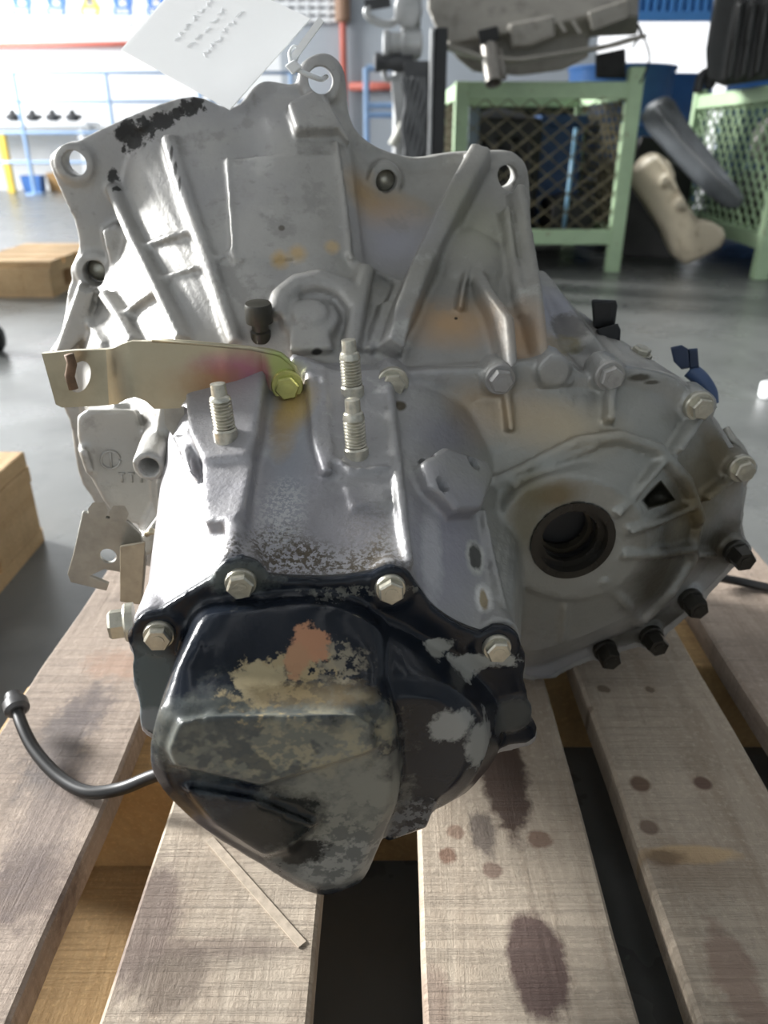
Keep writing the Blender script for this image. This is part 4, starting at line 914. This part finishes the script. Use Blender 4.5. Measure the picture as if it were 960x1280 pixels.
# blue drums
drumm = mat('blue_drum_paint', (.03, .11, .30), .4, .1, .2, 6)
def drum(x, y, h, label):
    r = empty('steel_drum', Vector((x, y, 0))); tag(r, label, 'drum', None); bm = newbm(); R_ = .285
    lathe(bm, Vector((x, y, 0)), (0, 0, 1), [(R_, 0), (R_ + .012, .01), (R_, .03), (R_, h * .33), (R_ + .012, h * .345), (R_, h * .36), (R_, h * .64), (R_ + .012, h * .655), (R_, h * .67), (R_, h - .03), (R_ + .012, h - .01), (R_ + .005, h), (R_ - .01, h), (R_ - .012, h - .02)], 32)
    autosmooth(obj('drum_body', bm, drumm, r)); bm = newbm(); lathe(bm, Vector((x + .15, y - .05, h - .02)), (0, 0, 1), [(.03, 0), (.03, .02), (.02, .025)], 12); obj('bung', bm, blackp, r)
drum(1.80, 5.6, .86, 'blue drum in the gap under the bright doorway'); drum(1.32, 4.9, .86, 'blue drum seen through the stillage mesh'); drum(2.55, 5.75, .86, 'blue drum behind the right stillage')

# fuel tank on the stillage
tankm = Mat('dusty_tank_paint', (.33, .31, .27), .5, .1, .25, 7, .03, 90); tankm.patches(12, .55, .7, (.16, .15, .13), .7)
ft = empty('fuel_tank', Vector((.65, 3.55, .73))); tag(ft, 'large dusty beige metal fuel tank lying on the middle stillage', 'fuel tank')
bm = newbm()
hull(bm, [pz(x, r, y) for x, r, y in ((534, 12, 3.30), (546, 40, 3.26), (562, 54, 3.24), (640, 40, 3.24), (690, 30, 3.26), (740, 18, 3.28), (798, 20, 3.34), (797, 44, 3.42), (800, -25, 3.4), (536, -20, 3.36), (545, 10, 3.95), (795, 20, 3.95), (540, -45, 3.8), (790, -45, 3.8))])
hull(bm, [pz(x, r, y) for x, r, y in ((560, 56, 3.25), (572, 74, 3.27), (592, 90, 3.30), (650, 95, 3.32), (704, 88, 3.34), (736, 72, 3.36), (736, 40, 3.36), (736, 0, 3.34), (560, 40, 3.25), (570, 70, 3.9), (736, 40, 3.9), (640, 88, 3.9))])
hull(bm, [pz(x, r, y) for x, r in ((636, 30), (690, 20), (694, 46), (664, 58), (640, 60)) for y in (3.20, 3.4)])
hull(bm, [pz(x, r, y) for x, r in ((735, 15), (786, -2), (788, 22), (740, 40)) for y in (3.22, 3.4)])
# seam flange
rail = [pz(x, r, y) for x, r, y in ((556, 58, 3.22), (600, 72, 3.21), (645, 76, 3.21), (700, 68, 3.22), (760, 58, 3.24), (800, 46, 3.28))]
for a_, b_ in zip(rail[:-1], rail[1:]): bar(bm, a_, b_, .10, .016)
body = obj('tank_body', cast(bm, 'tank_body', .007, 4), tankm.m, ft)
pm_ = mat('pipe_metal', (.30, .28, .25), .4, .4, .2, 20)
bm = newbm(); a_, b_ = pz(611, 55, 3.20), pz(617, 104, 3.12); d = (b_ - a_).normalized(); lathe(bm, a_, d, [(.030, 0), (.030, (b_ - a_).length), (.024, (b_ - a_).length), (.024, .01)], 20); autosmooth(obj('filler_pipe', bm, pm_, ft))
bm = newbm(); cyl(bm, pz(624, 62, 3.19), pz(630, 98, 3.14), .011); obj('breather_pipe', bm, pm_, ft, smooth=True)
bm = newbm(); hull(bm, [pz(x, r, y) for x, r in ((597, 38), (622, 32), (625, 50), (600, 56)) for y in (3.17, 3.24)]); obj('mounting_block', bm, blk, ft, bevel=.004)
for x, r in ((697, 24), (716, 26)):
    bm = newbm(); bar(bm, pz(x, r, 3.23), pz(x + 10, r + 16, 3.22), .012, .012); obj('clip', bm, tankm.m, ft)
bm = newbm(); lathe(bm, pz(668, 0, 3.4), (0, 0, 1), [(.07, 0), (.07, .03), (.05, .05), (.05, .09), (.02, .1)], 20); obj('pump_flange', bm, alum2, ft)
lump('black_tank', [pz(x, r, y) for x, r in ((744, 68), (782, 60), (783, 98), (744, 98)) for y in (3.42, 3.85)] , blk, 'black plastic part wedged under the beige tank', 'car part', .008)
bm = newbm(); tube(bm, crom([pz(790, 60, 3.3), pz(800, 44, 3.3), pz(797, 30, 3.3), pz(803, 42, 3.3), pz(812, 70, 3.3), pz(806, 92, 3.3), pz(800, 104, 3.3)], 6, False), .004, 6); tag(obj('loose_wire', bm, blackp, None, smooth=True), 'loose black wire hanging at the end of the beige tank', 'wire')

# leaning tanks between the stillages
bt = Mat('beige_plastic_tank', (.50, .44, .33), .45, 0, .15, 6, .02, 60); bt.patches(14, .56, .68, (.26, .20, .13), .6)
def leaning(name, outline, ya, yb, dep, m, label, vox=.009, extra=None, cat='fuel tank'):
    bm = newbm(); n = len(outline); yy = lambda x: ya + (yb - ya) * (x - 800) / 130
    f = [onY(x, r, yy(x)) for x, r in outline]; f = [Vector((p.x, p.y, max(p.z, .012))) for p in f]
    off = Vector((.02, dep, .0)); c = sum(f, Vector()) / n
    strip(bm, [[c + (p - c) * .93 for p in f], [p + off * .15 for p in f], [p + off * .85 for p in f], [c + (p - c) * .93 + off for p in f]])
    if extra: extra(bm, yy)
    o = empty(name, Vector((c.x, c.y, min(p.z for p in f)))); tag(o, label, cat); obj('tank_shell', cast(bm, name, vox, 4), m, o); return o, yy
def knob(bm, yy):
    for x, r, rr in ((830, 228, .018), (851, 256, .022)): cyl(bm, pz(x, r, yy(x) + .04), pz(x, r, yy(x) - .03), rr)
t1, f1 = leaning('fuel_tank', [(797, 208), (808, 196), (822, 190), (838, 200), (845, 216), (845, 234), (858, 256), (876, 276), (892, 278), (906, 286), (910, 298), (904, 310), (880, 324), (858, 333), (844, 322), (830, 290), (812, 262), (792, 232), (790, 220)], 3.50, 3.10, .15, bt.m, 'beige plastic fuel tank leaning on the floor beside the stillage', extra=knob)
bm = newbm(); tube(bm, [pz(x, r, f1(x) - .002) for x, r in ((822, 196), (836, 212), (846, 236), (858, 258), (872, 278))], .007, 8); obj('seam', bm, bt.m, t1, smooth=True)
t2, f2 = leaning('fuel_tank', [(803, 146), (812, 130), (824, 122), (836, 119), (845, 126), (852, 140), (868, 162), (890, 190), (912, 219), (930, 243), (933, 252), (926, 261), (912, 262), (896, 252), (868, 226), (838, 194), (812, 164)], 3.80, 3.32, .11, mat('slate_plastic_tank', (.15, .165, .18), .42, 0, .25, 8), 'slate grey fuel tank leaning above the beige one')
bm = newbm(); tube(bm, [pz(x, r, f2(x) - .004) for x, r in ((820, 134), (850, 172), (880, 204), (926, 250))], .010, 8); obj('seam', bm, mat('slate_seam', (.20, .21, .22), .4), t2, smooth=True)
def bk(bm): hull(bm, [Vector((x, y, z)) for x, y, z in ((1.20, 3.98, .52), (1.34, 3.98, .50), (1.22, 4.2, .5), (1.34, 4.2, .5))] + [Vector((x, y, .2)) for x in (1.12, 1.44) for y in (3.9, 4.3)])
lump('black_tank', [Vector((x, y, z)) for x in (1.10, 1.45) for y in (3.92, 4.32) for z in (.012, .40)], blk, 'black tank hidden behind the two leaning tanks', 'fuel tank', .01, parts=bk)
lump('black_cover', [Vector((1.05, 3.66, .02)), Vector((1.32, 3.52, .02)), Vector((1.05, 3.74, .02)), Vector((1.32, 3.62, .02)), Vector((1.02, 3.70, .34)), Vector((1.10, 3.74, .36)), Vector((1.06, 3.68, .30)), Vector((1.02, 3.74, .20))], blk, 'black cover standing behind the beige leaning tank', 'car part', .008)
lump('dark_casting', [Vector((x, y, z)) for x in (1.62, 2.15) for y in (3.35, 4.1) for z in (.130, .30)] + [Vector((x, y, .36)) for x in (1.7, 2.1) for y in (3.5, 4.0)], blk, 'flat black casting on the floor of the right stillage', 'engine part', .012)
lump('round_part', [Vector((1.72 + .12 * math.cos(t), y, .50 + .12 * math.sin(t))) for t in [k * math.pi / 6 for k in range(12)] for y in (3.62, 3.74)], mat('mud_grey_part', (.17, .165, .15), .6), 'round grey part standing inside the right stillage', 'car part', .01)
cr = empty('blue_slatted_crate', Vector((1.85, 4.2, .13))); tag(cr, 'dark blue slatted crate seen through the right stillage mesh', 'crate')
for k in range(6):
    bm = newbm(); box(bm, (1.63 + k * .09, 4.16, .13), (1.69 + k * .09, 4.19, .60)); obj('slat', bm, mat('crate_blue', (.05, .10, .20), .5), cr)
for z in (.2, .52):
    bm = newbm(); box(bm, (1.62, 4.19, z), (2.16, 4.21, z + .05)); obj('batten', bm, mat('crate_blue', (.05, .10, .20), .5), cr)
# dark stack on the right stillage
ds = empty('black_bumper_stack', Vector((1.75, 3.6, .70))); tag(ds, 'large black moulded car part on top of the right stillage', 'car part')
bm = newbm(); hull(bm, [pz(x, r, y) for x, r in ((882, 62), (892, 0), (900, -30), (990, -30), (990, 96), (905, 108), (884, 100)) for y in (3.45, 4.0)])
for k in range(4):
    x = 908 + 17 * k; hull(bm, [pz(x, 100 - 3 * k, 3.42), pz(x + 8, 99 - 3 * k, 3.42), pz(x + 22, 0, 3.40), pz(x + 14, 0, 3.40), pz(x, 98, 3.5), pz(x + 22, 0, 3.5)])
obj('moulding', cast(bm, 'moulding', .009, 3), mat('dusty_black_plastic', (.045, .045, .043), .42, 0, .35, 10), ds)
bm = newbm(); tube(bm, crom([pz(872, 116, 3.5), pz(876, 98, 3.5), pz(884, 92, 3.5), pz(888, 110, 3.5)], 4, False), .02, 8); obj('loose_strap', bm, dk, ds, smooth=True)
# small pale object at the right edge of the floor
bm = newbm(); p = onZ(962, 497, 0); lathe(bm, p, (0, 0, 1), [(.02, 0), (.024, .004), (.024, .03), (.018, .034)], 14); tag(obj('white_cup', bm, wallw), 'small white cup standing on the floor at the right edge', 'cup')
bm = newbm(); c = onZ(-6, 440, 0); lathe(bm, c, (1, .3, 0), [(.02, -.03), (.035, -.02), (.035, .02), (.02, .03)], 18); me_ = tomesh(bm, 'black_roller'); me_.transform(Matrix.Translation((0, 0, .036))); tag(obj('black_roller', me_, rubber), 'small black wheel on the floor at the left edge', 'wheel')
